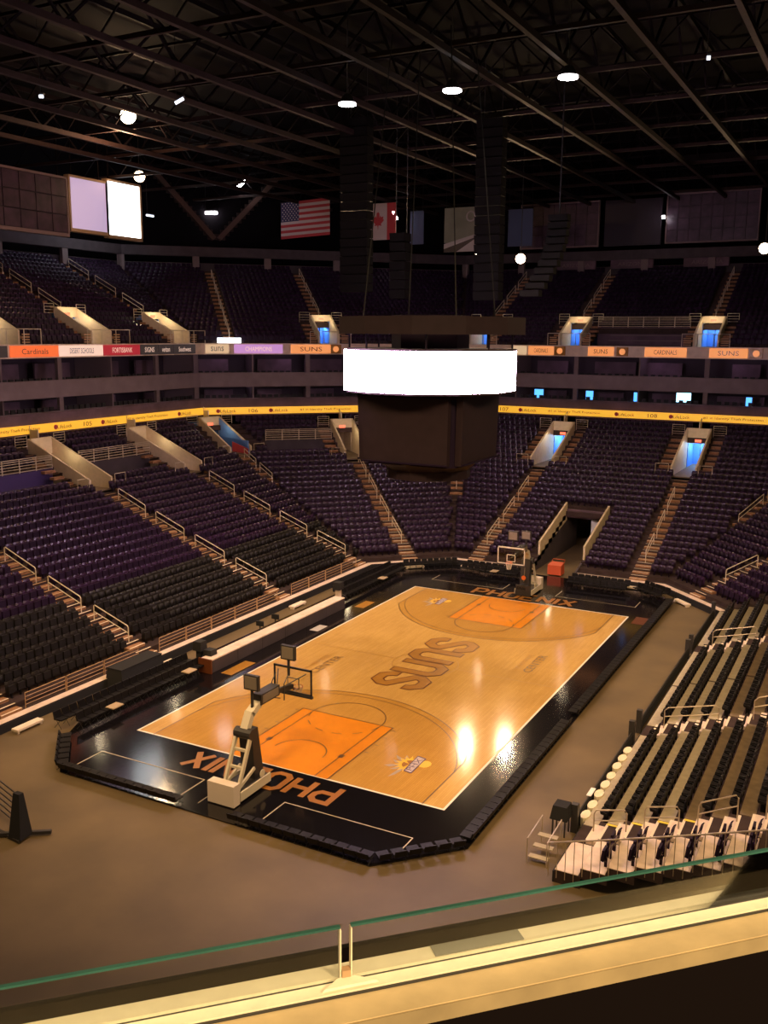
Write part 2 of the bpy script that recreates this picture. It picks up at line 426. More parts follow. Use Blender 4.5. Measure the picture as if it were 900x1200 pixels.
for seg in segs:
    tl = thing('seating_tier', seg.pt(0, 12, 0), 'stepped dark concrete seating tier of the lower bowl, '+seg.key, kind='structure')
    mb = MB(); cuts_done = {}
    for i in range(NR):
        d0, d1 = i*TR, (i+1)*TR; z = zt(d0); zb = (0 if i == 0 else zt(d0-TR)-.08)
        lo0, hi0, lo1, hi1 = -seg.lim(d0), seg.lim(d0), -seg.lim(d1), seg.lim(d1)
        if seg is SL: lo0 = lo1 = -24
        if seg is SR: hi0 = hi1 = 16.9
        # fold vomitory notch
        if seg in (SL, SFL) and d0 > 17.3 and d1 < 23.2:
            m = 1.15/c8
            if seg is SL: hi0 -= m; hi1 -= m
            else: lo0 += m; lo1 += m
        cur0, cur1 = lo0, lo1
        for (a, b) in row_cuts(seg, d0, d1)+[(None, None)]:
            e0, e1 = (hi0, hi1) if a is None else (a, a)
            if e0 > cur0: seg.quad(mb, (cur0, e0), (cur1, e1), d0, d1, zb, z, 0)
            if b is not None: cur0 = cur1 = b
        # seats
        ds = d0+(.64 if seg is SR else .58)
        n = int((seg.lim(ds)*2)/.53)
        lo, hi = -seg.lim(ds)+.25, seg.lim(ds)-.25
        if seg is SL: lo = -22
        if seg is SR: hi = 13.3
        s = lo+.1
        ex = [(a-.68, a+.68, -1, 99) for a in AISLES[seg.key]]
        ex += [(v[1]-v[2]-1.15, v[1]+v[2]+1.15, v[3], v[4]+.4) for v in VOML if v[0] is seg]
        ex += [(v[1]-.1, v[2]+.1, v[3]-.2, v[4]+.1) for v in PLAT if v[0] is seg]
        if seg is SF: ex.append((-2.1, 2.1, -1, 9.6))
        if i == 0 and seg is not SR: s = hi+1
        while s < hi:
            hit = None
            for (a, b, da, db) in ex:
                if a-.24 < s < b+.24 and da <= ds <= db: hit = b+.26
            x, y, _ = seg.pt(s, ds)
            if hit is None:
                for fs, dm0, dm1, hw in ((F1, 12.4, 18, .7), (F1, 17.4, 23.4, 2.3), (F2, 9, 30, .6), (F3, 8.5, 30, .6)):
                    vx, vy = x-fs.P[0], y-fs.P[1]; dd = vx*fs.n[0]+vy*fs.n[1]; ss = vx*fs.t[0]+vy*fs.t[1]
                    if dm0 < dd*c8 < dm1 and abs(ss) < hw: hit = s+.53; break
            if hit is not None: s = hit; continue
            if inview(x, y, z+.5, 130):
                blk = (seg is SL and i <= 6) or (seg is SR)
                if seg is SR and i > 6: blk = False
                seat_places.append((x, y, z, seg.ang(), seg, i, s, 'black' if blk else 'purple'))
            s += .53
    mats = 'tier_concrete'
    mb.build('terrace', mats, tl)
    # lip and front wall
    lo, hi = (-24, None) if seg is SL else ((None, 16.9) if seg is SR else (None, None))
    mb = MB()
    rng = [(lo, hi)] if seg is not SF else [(None, -1.7), (1.7, None)]
    for a, b in rng: seg.strip(mb, -.02, .42, .45, .475, 0, a, b)
    if seg is not SR: mb.build('front_lip', 'lip', tl)
    mb = MB()
    for a, b in rng: seg.strip(mb, -.06, .0, 0, .40, 0, a, b)
    mb.build('lip_shade_strip', 'cloth_black', tl)  # black strip painted in for the shadow below the lip
    seg.tier = tl

# stairs in the aisles
def stair(seg, s, w, r0, r1, label, skip=None):
    t = thing('aisle_stair', seg.pt(s, r0*TR, zt(r0*TR)), label, kind='structure')
    for i in range(r0, r1):
        d0 = i*TR; z0 = zt(d0); z1 = zt(d0+TR) if i < NR-1 else z0
        if z1 == z0: continue
        mb = MB(); zm = z0+(z1-z0)/2
        seg.box(mb, s-w, s+w, d0+.45, d0+TR, z0, zm, 0)
        seg.box(mb, s-w+.02, s+w-.02, d0+.43, d0+.52, zm, zm+.006, 1)
        seg.box(mb, s-w+.02, s+w-.02, d0+TR-.01, d0+TR+.08, z1, z1+.006, 1)
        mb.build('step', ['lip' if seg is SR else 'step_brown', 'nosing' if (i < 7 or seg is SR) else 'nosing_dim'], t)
    return t
def handrail(seg, s, i0, n, label, group, name='handrail', cross=False, mt='cream_rail'):
    d0, d1 = i0*TR+.2, (i0+n)*TR+.1; z0, z1 = zt(int(d0/TR)*TR), zt(int(d1/TR)*TR)
    a0 = Vector(seg.pt(s, d0, z0)); a1 = Vector(seg.pt(s, d1, z1)); U = Vector((0, 0, 1))
    t = thing(name, a0, label, 'handrail', group)
    mb = MB(); mb.tube([a0, a0+U*.84, a0+(a1-a0)*.03+U*.9, a1-(a1-a0)*.03+U*.9, a1+U*.84, a1], .032, 6); mb.build('rail', mt, t)
    mb = MB(); mb.tube([a0+U*.5, a1+U*.5], .026, 6); mb.build('mid_rail', mt, t)
    return t
SIDE = {'left': ('left stand', ['near', 'second', 'third', 'far']), 'far left corner': ('far left corner stand', ['middle']), 'far end': ('far end stand', ['left', 'right']), 'far right corner': ('far right corner stand', ['middle']), 'right': ('right stand', ['far', 'middle', 'near'])}
vomtop = {}
for seg in segs:
    st, names = SIDE[seg.key]
    for k, s in enumerate(AISLES[seg.key]):
        vm = [v for v in VOML if v[0] is seg and abs(v[1]-s) < .1]
        top = int(vm[0][3]/TR) if vm else NR-1
        stair(seg, s, .6, 0, top, 'flight of brown concrete steps up the %s aisle of the %s' % (names[k], st))
        if vm:
            for sg in (-1, 1):
                stair(seg, s+sg*(vm[0][2]+.75), .5, int(vm[0][3]/TR)-1, min(NR-1, int(vm[0][4]/TR)), 'short steps beside the %s side of the %s aisle entrance, %s' % ('right' if sg > 0 else 'left', names[k], st))
        if seg is SR: continue
        j = 2 if seg is SL else 3; q = 1
        while j+3 <= top:
            x, y, z = seg.pt(s, j*TR, zt(j*TR))
            if inview(x, y, z, 60):
                handrail(seg, s, j, 3 if seg is not SL else 3, 'cream double handrail, %s up in the %s aisle of the %s' % (nth(q), names[k], st), 'handrails down the lower bowl aisles')
            q += 1; j += 4
# partial aisles on the folds
def foldstair(fs, da, db, label, rails):
    t = thing('aisle_stair', fs.pt(0, da/c8, zt(da)), label, kind='structure')
    i = int(da/TR)
    while i*TR < db:
        d0 = i*TR; z0, z1 = zt(d0), zt(d0+TR); zm = (z0+z1)/2; mb = MB()
        fs.box(mb, -.55, .55, (d0+.40)/c8, (d0+TR+.05)/c8, z0, zm, 0); fs.box(mb, -.53, .53, (d0+.38)/c8, (d0+.46)/c8, zm, zm+.006, 1)
        mb.build('step', ['step_brown', 'nosing_dim'], t); i += 1
    for k, (r0, r1) in enumerate(rails):
        a0 = Vector(fs.pt(0, r0/c8, zt(r0))); a1 = Vector(fs.pt(0, r1/c8, zt(r1))); U = Vector((0, 0, 1))
        h = thing('handrail', a0, 'cream handrail on the %s, %s up' % (label.split(' on the ')[-1], nth(k+1)), 'handrail', 'handrails down the lower bowl aisles')
        mb = MB(); mb.tube([a0, a0+U*.86, a1+U*.86, a1], .032, 6); mb.build('rail', 'cream_rail', h)
        mb = MB(); mb.tube([a0+U*.5, a1+U*.5], .026, 6); mb.build('mid_rail', 'cream_rail', h)
foldstair(F1, 12.4, 17, 'short brown steps on the bend between left stand and far left corner', [(12.8, 14.6), (15.2, 17)])
foldstair(F2, 9.6, 16, 'short brown steps on the bend under the scoreboard', [(10.6, 13.6)])
foldstair(F3, 8.7, 15, 'short brown steps on the bend at the far right', [(9.0, 12.2), (12.8, 15)])

# ------------------------------------------------------------------ vomitories
def vomitory(seg, s, hw, d0, d1, zf, zfun, label, light_blue=True, header=1.0, side_rails=True, op='blue_door', group='entrances cut into the stands', lp=26, front_rail=False, wl=38):
    T = thing('stand_entrance', seg.pt(s, (d0+d1)/2, zf), label, 'entrance', group)
    for sg in (-1, 1):
        mb = MB(); a0, a1 = s+sg*hw, s+sg*(hw-.16)
        lo, hi = min(a0, a1), max(a0, a1); N = 1
        za, zb = zfun(d0)+.75, zfun(d1)+.75
        mb.hexa([seg.pt(lo, d0, zf), seg.pt(hi, d0, zf), seg.pt(hi, d1, zf), seg.pt(lo, d1, zf)], [seg.pt(lo, d0, za), seg.pt(hi, d0, za), seg.pt(hi, d1, zb), seg.pt(lo, d1, zb)])
        mb.build('parapet', 'cream_wall', T)
    zb = zfun(d1)+.75; zo = zf+2.25; ow = hw-.16
    mb = MB(); seg.box(mb, s-ow, s+ow, d1-.2, d1, zo, max(zb, zo+.25)); mb.build('lintel', 'cream_wall', T)
    mb = MB(); seg.box(mb, s-ow, s+ow, d0, d1+3, zf-.1, zf); mb.build('landing', 'platform_brown', T)
    mb = MB(); seg.box(mb, s-ow, s+ow, d1+2.9, d1+3, zf, zo+.2)
    for a in (s-ow, s+ow-.05): seg.box(mb, a, a+.05, d1, d1+3, zf, zo+.2)
    seg.box(mb, s-ow, s+ow, d1, d1+3, zo+.2, zo+.3)
    mb.build('passage', op, T)
    if light_blue:
        mb = MB(); seg.box(mb, s+ow*.05, s+ow*.10, d1+.7, d1+.8, zf, zo); mb.build('door_edge', 'suite_dark', T)
        light('passage_light', 'POINT', seg.pt(s+.2, d1+1.6, zf+1.9), lp*2.4, (.42, .72, 1), .12)
    light('wall_lamp', 'POINT', seg.pt(s, (d0+d1)/2+.5, zf+2.6), wl, (1, .80, .50), .15)
    mb = MB(); seg.box(mb, s-.28, s+.28, d1-.26, d1-.20, zo+.12, zo+.36); mb.build('exit_sign', 'exit_red', T)
    if side_rails:
        for sg in (-1, 1):
            z = zfun(d1); a = s+sg*(hw+.15); b = s+sg*(hw+1.25)
            mb = MB(); pts = [seg.pt(a, d1-.1, z), seg.pt(a, d1-.1, z+1), seg.pt(b, d1-.1, z+1), seg.pt(b, d1-.1, z)]
            mb.tube(pts, .03, 5)
            for h in (.2, .4, .6, .8): mb.tube([seg.pt(a, d1-.1, z+h), seg.pt(b, d1-.1, z+h)], .018, 4)
            mb.build('guard_rail', 'cream_rail', T)
            z = zfun(d0); mb = MB(); mb.tube([seg.pt(a, d0-.1, z), seg.pt(a, d0-.1, z+.95), seg.pt(b, d0-.1, z+.95), seg.pt(b, d0-.1, z)], .03, 5)
            mb.build('end_rail', 'cream_rail', T)
        mb = MB(); z = zfun(d1+.2); mb.tube([seg.pt(s, d1+.1, z), seg.pt(s, d1+.1, z+1.2), seg.pt(s, d1+1.0, z+1.5), seg.pt(s, d1+1.0, z)], .035, 5); seg.box(mb, s-.06, s+.06, d1+.1, d1+.9, z+.2, z+1.2)
        mb.build('centre_rail', 'cream_rail', T)
    if front_rail:
        mb = MB(); seg.box(mb, s-hw, s+hw, d0-.12, d0, zfun(d0)-.3, zfun(d0)+.55); mb.build('front_panel', 'cream_wall', T)
    return T
VL = ['cream walled entrance at the top of the near aisle, left stand', 'cream walled entrance nearest the left edge of the picture, above the second aisle', 'cream walled entrance above the third aisle of the left stand, beside a railed platform', 'cream entrance with timber-toned ramp just left of the hanging scoreboard', 'blue lit cream entrance just right of the hanging scoreboard', 'blue lit cream entrance right of the far end stand, under the yellow ribbon', 'cream walled entrance in the right stand']
for v, lb in zip(VOML, VL):
    seg, s, hw, d0, d1 = v
    end = seg is SF
    vomitory(seg, s, hw, d0, d1, zt(d0)-.1, zt, lb, light_blue=end, op='blue_door' if end else 'cream_wall', lp=95)
fs, hw, d0, d1 = FOLDV[0]
def ztf(d): return zt(d*c8)
vomitory(fs, 0, hw, d0, d1, ztf(d0)-.1, ztf, 'cream walled entrance with a blue and red banner inside, on the bend of the stand', light_blue=False, op='blue_door')
mb = MB(); fs.quad(mb, (.9, 1.0), (.9, 1.0), d0+.3, d1-.3, ztf(d0)+.1, ztf(d0)+1.2)
mb.hexa([fs.pt(.90, d0+.2, ztf(d0)), fs.pt(.97, d0+.2, ztf(d0)), fs.pt(.97, d1-.3, ztf(d0)), fs.pt(.90, d1-.3, ztf(d0))], [fs.pt(.90, d0+.2, ztf(d0)+.7), fs.pt(.97, d0+.2, ztf(d0)+.7), fs.pt(.97, d1-.3, ztf(d1)+.6), fs.pt(.90, d1-.3, ztf(d1)+.6)])
o = mb.build('banner', 'blue_door'); tag(o, 'blue cloth banner along the wall inside the corner entrance', 'banner')
mb = MB(); mb.hexa([fs.pt(.84, d0+.2, ztf(d0)), fs.pt(.89, d0+.2, ztf(d0)), fs.pt(.89, d0+3, ztf(d0)), fs.pt(.84, d0+3, ztf(d0))], [fs.pt(.84, d0+.2, ztf(d0)+.5), fs.pt(.89, d0+.2, ztf(d0)+.5), fs.pt(.89, d0+3, ztf(d0)+.9), fs.pt(.84, d0+3, ztf(d0)+.9)])
o = mb.build('banner', 'flag_red'); tag(o, 'red lower band of cloth inside the corner entrance beside the blue banner', 'banner')

# accessible platforms with railing on their back wall
def platform(seg, a, b, d0, d1, zf, ztop, label, wall='dark_wall', group='railed platforms'):
    T = thing('viewing_platform', seg.pt((a+b)/2, d0, zf), label, 'platform', group)
    mb = MB(); seg.box(mb, a, b, d0, d1, zf-.15, zf); mb.build('deck', 'tier_concrete', T)
    mb = MB(); seg.box(mb, a, b, d1, d1+.12, zf, ztop); mb.build('back_wall', wall, T)
    n = max(2, round((b-a)/1.5))
    for k in range(n):
        mb = MB(); x0, x1 = a+(b-a)*k/n+.02, a+(b-a)*(k+1)/n-.02
        mb.tube([seg.pt(x0, d1, ztop), seg.pt(x0, d1, ztop+1), seg.pt(x1, d1, ztop+1), seg.pt(x1, d1, ztop)], .03, 5)
        for h in (.08, .3, .5, .7, .86): mb.tube([seg.pt(x0, d1, ztop+h), seg.pt(x1, d1, ztop+h)], .028, 4)
        mb.build('railing_panel', 'cream_rail', T)
    return T
PN = ['railed wheelchair platform between the two left entrances', 'railed wheelchair platform at the left edge of the picture', 'railed wheelchair platform left of the scoreboard']
for p, lb in zip(PLAT, PN):
    platform(p[0], p[1], p[2], p[3], p[4], zt(p[3])-.2, zt(p[4])-.1, lb, 'purple_wall' if p[1] < 0 and p[0] is SL else 'dark_wall')
mb = MB(); SL.box(mb, 10.0, 12.3, 17.6, 18.7, zt(17.4)-.15, zt(17.4)-.05); o = mb.build('folding_table', 'ledge_white'); tag(o, 'small cream board lying on the wheelchair platform between the left entrances', 'board')

# low guard rails on the front of the stands
gi = 1
for (a, b) in ((-15.7, -8.0), (-6.4, 5.2), (6.8, 15.7)):
    n = round((b-a)/2.4)
    for k in range(n):
        x0, x1 = a+(b-a)*k/n+.04, a+(b-a)*(k+1)/n-.04
        mb = MB(); z = .47
        mb.tube([SL.pt(x0, .5, z), SL.pt(x0, .5, z+.75), SL.pt(x1, .5, z+.75), SL.pt(x1, .5, z)], .022, 5)
        for h in (.18, .37, .56): mb.tube([SL.pt(x0, .5, z+h), SL.pt(x1, .5, z+h)], .018, 4)
        o = mb.build('guard_rail', 'nosing_dim'); tag(o, 'low tan guard rail panel at the foot of the left stand, %s from near' % nth(gi), 'guard rail', 'guard rails at the foot of the left stand'); gi += 1
bi = 1
for seg, s in ((SL, -16.5), (SL, -7.2), (SL, 6.0), (SL, 16.0), (SFL, 0), (SF, -6.3), (SF, 6.3), (SFR, 0)):
    mb = MB(); seg.box(mb, s-.75, s+.75, -.75, -.35, .12, .22); seg.box(mb, s-.7, s-.6, -.7, -.4, 0, .12); seg.box(mb, s+.6, s+.7, -.7, -.4, 0, .12)
    o = mb.build('step_stool', 'nosing'); tag(o, 'pale bottom step standing on the floor below an aisle, %s one counted from the left' % nth(bi), 'step', 'loose bottom steps along the stands'); bi += 1

# ------------------------------------------------------------------ far tunnel
T = thing('players_tunnel', (0, 24, 0), 'floor level tunnel between cream walls in the middle of the far stand', 'tunnel')
for sg in (-1, 1):
    mb = MB(); x0, x1 = sorted((sg*1.7, sg*1.85))
    mb.hexa([(x0, 24.2, zt(2.3)-.2), (x1, 24.2, zt(2.3)-.2), (x1, 31, zt(9)-.9), (x0, 31, zt(9)-.9)], [(x0, 24.2, zt(2.3)+.9), (x1, 24.2, zt(2.3)+.9), (x1, 31, zt(9)+.6), (x0, 31, zt(9)+.6)])
    mb.build('parapet', 'cream_wall', T)
    mb = MB(); mb.hexa([(x0, 21.9, 0), (x1, 21.9, 0), (x1, 34, 0), (x0, 34, 0)], [(x0, 21.9, .5), (x1, 21.9, .5), (x1, 34, 3.4), (x0, 34, 3.4)]); mb.build('side_wall', 'dark_wall', T)
mb = MB(); mb.box(-1.7, 1.7, 30.9, 31.1, 2.9, 3.6); mb.build('lintel', 'suite_wall', T)
mb = MB(); mb.box(-1.7, 1.7, 37.5, 37.7, 0, 3.4); mb.box(-1.7, 1.7, 31, 37.6, 3.4, 3.5); mb.build('passage', 'dark', T)
mb = MB(); mb.box(.25, .75, 31.4, 31.6, 0, 2.8); mb.build('curtain', 'white_wall', T)
mb = MB(); mb.hexa([(-.4, 22.2, .12), (.65, 22.2, .12), (.65, 23.1, .12), (-.4, 23.1, .12)], [(-.4, 22.2, .85), (.65, 22.2, .85), (.6, 23.1, .95), (-.35, 23.1, .95)])
t = thing('equipment_cart', (.12, 22.6, 0), 'red equipment cart standing at the mouth of the tunnel', 'cart'); mb.build('bin', 'red_cart', t)
for x in (-.3, .55):
    for y in (22.35, 22.95):
        mb = MB(); mb.tube([(x-.03, y, .07), (x+.03, y, .07)], .07, 8); mb.build('wheel', 'hoop_dark', t)
mb = MB(); mb.tube([(-.35, 23.1, .9), (-.35, 23.3, 1.1), (.6, 23.3, 1.1), (.6, 23.1, .9)], .025, 5); mb.build('handle', 'red_cart', t)

# ------------------------------------------------------------------ seats into objects
def camd(q): return (q[0]-CX)**2+(q[1]-CY)**2+(q[2]-CZ)**2
allb = sorted([q for q in seat_places if q[7] == 'black' and inview(q[0], q[1], q[2]+.5, 0)], key=camd)[:300]
BLK = {'left': sum(q[4] is SL for q in allb), 'right': sum(q[4] is SR for q in allb)}
for kind, segk, name, desc, grp in (('black', SL, 'tip_up_seat', 'black tip-up seat', 'black seats of the left stand'), ('black', SR, 'tip_up_seat', 'dark tip-up seat', 'dark seats of the right stand'), ('purple', None, 'stadium_seat', 'purple stadium seat', 'purple seats of the lower bowl')):
    cand = [q for q in seat_places if q[7] == kind and (segk is None or q[4] is segk)]
    vis = sorted([q for q in cand if inview(q[0], q[1], q[2]+.5, 0)], key=camd)
    cap = 300 if kind == 'purple' else BLK[segk.key]
    chosen = vis[:cap]; ids = set(id(q) for q in chosen)
    rowmap = {}
    for q in sorted(cand, key=lambda q: q[6]): rowmap.setdefault((q[4].key, q[5]), []).append(q)
    idx = {}
    for k, l in rowmap.items():
        vl = [q for q in l if id(q) in ids]
        if k[0] == 'right': vl = vl[::-1]
        for n_, q in enumerate(vl): idx[id(q)] = n_+1
    for q in chosen:
        sd, st = SIDE[q[4].key][0], nth(q[5])
        endn = 'far' if q[4] is SR else ('near' if q[4] is SL else 'left')
        single_seat(name, kind, q[:4], '%s, %s from the %s end, %s row, %s' % (desc, nth(idx[id(q)]), endn, nth(q[5]+1), sd), 'seat', grp)
    rest = [q for q in cand if id(q) not in ids]
    stuff_seats(name+'_rows', rest, kind, desc.replace('seat', 'seats')+' filling the rest of the '+(SIDE[segk.key][0] if segk else 'lower bowl'), 'seats')

# ------------------------------------------------------------------ right stand details
T = SR.tier
bands = [(-17.1, -9.3), (-8.1, -2.2), (-2.1, 3.5), (4.7, 13.6)]
for i in range(7):
    for (a, b) in bands:
        mb = MB(); z = zt(i*TR); SR.box(mb, a+.03, b-.03, i*TR+.01, i*TR+.50, z, z+.02)
        mb.build('deck_panel', 'platform_beige' if i < 4 else 'platform_brown', T)
    mb = MB(); z = zt(i*TR); SR.box(mb, 14.9, 16.9, i*TR+.01, i*TR+.80, z, z+.02); mb.build('deck_panel', 'lip', T)
    if i > 0: 
        for s_ in (15.3, 15.85, 16.4):
            x, y, _ = SR.pt(s_, i*TR+.62)
            if inview(x, y, z+.4, 20): single_seat('stadium_seat', 'purple', (x, y, z, SR.ang()), 'purple seat on the pale near platform, %s row, %s from aisle' % (nth(i), nth(int((s_-15.2)/.55)+1)), 'seat', 'purple seats on the near end platforms of the right stand')
for (s, hr) in ((-8.7, [(1.0, 3.6)]), (4.1, [(1.0, 3.6), (5.2, 8.0)]), (14.1, [(.6, 1.9), (2.6, 3.9), (4.6, 6.0), (7.0, 8.4)])):
    for k, (r0, r1) in enumerate(hr):
        d0, d1 = r0*TR, r1*TR; z0, z1 = zt(int(r0)*TR), zt(int(r1)*TR); U = Vector((0, 0, 1))
        a0 = Vector(SR.pt(s, d0, z0)); a1 = Vector(SR.pt(s, d1, z1))
        t = thing('handrail', a0, 'steel looped handrail, %s up, in the %s aisle of the right stand' % (nth(k+1), {-8.7: 'far', 4.1: 'middle', 14.1: 'near'}[s]), 'handrail', 'steel handrails of the right stand')
        mb = MB(); h = .95; mb.tube([a0, a0+U*(h-.12), a0+(a1-a0)*.06+U*h, a1-(a1-a0)*.06+U*h, a1+U*(h-.12), a1], .026, 6); mb.build('rail', 'steel_rail', t)
        mb = MB(); mb.tube([a0+U*.55, a1+U*.55], .022, 6); mb.build('mid_rail', 'steel_rail', t)
    if s == 14.1:
        for i in range(1, 5):
            mb = MB(); z = zt(i*TR); SR.box(mb, 13.62, 13.74, i*TR+.02, i*TR+.42, z+.02, z+.028); mb.build('warning_tape', 'yellow_tape', T)
# padded front barrier with posts
for lb, a, b in (('far', -16.9, -9.2), ('middle', -8.2, 3.4), ('near', 4.8, 13.4)):
    t = thing('front_barrier', SR.pt((a+b)/2, -.35, 0), 'low black padded barrier before the right stand, %s length' % lb, 'barrier', 'black barriers before the right stand')
    mb = MB(); SR.box(mb, a, b, -.42, -.30, .05, .50); mb.build('pad', 'cloth_black', t)
    mb = MB(); mb.tube([SR.pt(a, -.36, .55), SR.pt(b, -.36, .55)], .03, 6); mb.build('top_rail', 'hoop_dark', t)
    for e in (a, b):
        mb = MB(); SR.box(mb, e-.12, e+.12, -.48, -.24, 0, 1.1); mb.build('post', 'hoop_dark', t)
mb = MB(); SR.box(mb, 10.9, 11.6, -.46, -.28, .58, .60); o = mb.build('notice_sheet', 'paper'); tag(o, 'white paper sheet lying on the near black barrier', 'paper')
for k in range(8):  # cream lobes added for the light blobs in the seat gaps
    s = 6.6+k*.90
    mb = MB(); seg = SR
    pts = [seg.pt(s+.36*math.cos(a), -.10+.17*math.sin(a)) for a in [2*PI*j/10 for j in range(10)]]
    mb.hexa([(x, y, .12) for x, y, _ in pts], [(x, y, .5+.02*(k % 3)) for x, y, _ in pts])
    o = mb.build('pale_lobe', 'ledge_white'); tag(o, 'rounded cream stool at the front of the right stand, %s from the far end' % nth(k+1), 'lobe', 'cream lobes behind the black barrier')
t = thing('speaker_box', (12.1, -13.7, 0), 'black draped box on a small stand at the near corner of the right stand', 'box')
mb = MB(); mb.hexa([(11.7, -14.1, .65), (12.35, -14.1, .65), (12.35, -13.4, .65), (11.7, -13.4, .65)], [(11.78, -14.0, 1.15), (12.3, -14.0, 1.15), (12.3, -13.45, 1.15), (11.78, -13.45, 1.15)]); mb.build('box_body', 'cloth_black', t)
for x, y in ((11.8, -14), (12.25, -14), (11.8, -13.5), (12.25, -13.5)):
    mb = MB(); mb.bar((x, y, 0), (x, y, .65), .05, .05); mb.build('leg', 'hoop_dark', t)
# metal stair and picket railing at the near corner
t = thing('picket_railing', (14, -16.9, 0), 'steel picket railing down the near end of the right stand', 'railing')
P0 = Vector(SR.pt(16.95, -.2, 0)); P1 = Vector(SR.pt(16.95, 7.5, 0))
mb = MB()
for k in range(28):
    d = -.2+7.7*k/27; z = zt(max(0, int(d/TR)*TR)); x, y, _ = SR.pt(16.95, d)
    mb.tube([(x, y, z-.25), (x, y, .45+.32*d+.003*d*d+1.0)], .014, 4)
mb.build('pickets', 'steel_rail', t, 'stuff')
mb = MB(); mb.tube([SR.pt(16.95, d, zt(max(d, 0))+1.0+(.32*d if d < 0 else 0)) for d in (-.2, 2, 4, 6, 7.5)], .028, 6); mb.build('top_rail', 'steel_rail', t)
t = thing('stair_frame', (12.2, -15.6, 0), 'thin steel step frame leaning at the near corner of the right stand', 'steps')
mb = MB()
for x in (11.6, 12.3):
    mb.tube([(x, -16.2, 0), (x, -16.2, .9), (x, -14.6, 1.0), (x, -14.6, 0)], .022, 5)
mb.build('side_frame', 'steel_rail', t)
for k in range(3):
    mb = MB(); mb.box(11.6, 12.3, -16.1+k*.5, -15.85+k*.5, .15+k*.15, .18+k*.15); mb.build('step', 'platform_beige', t)

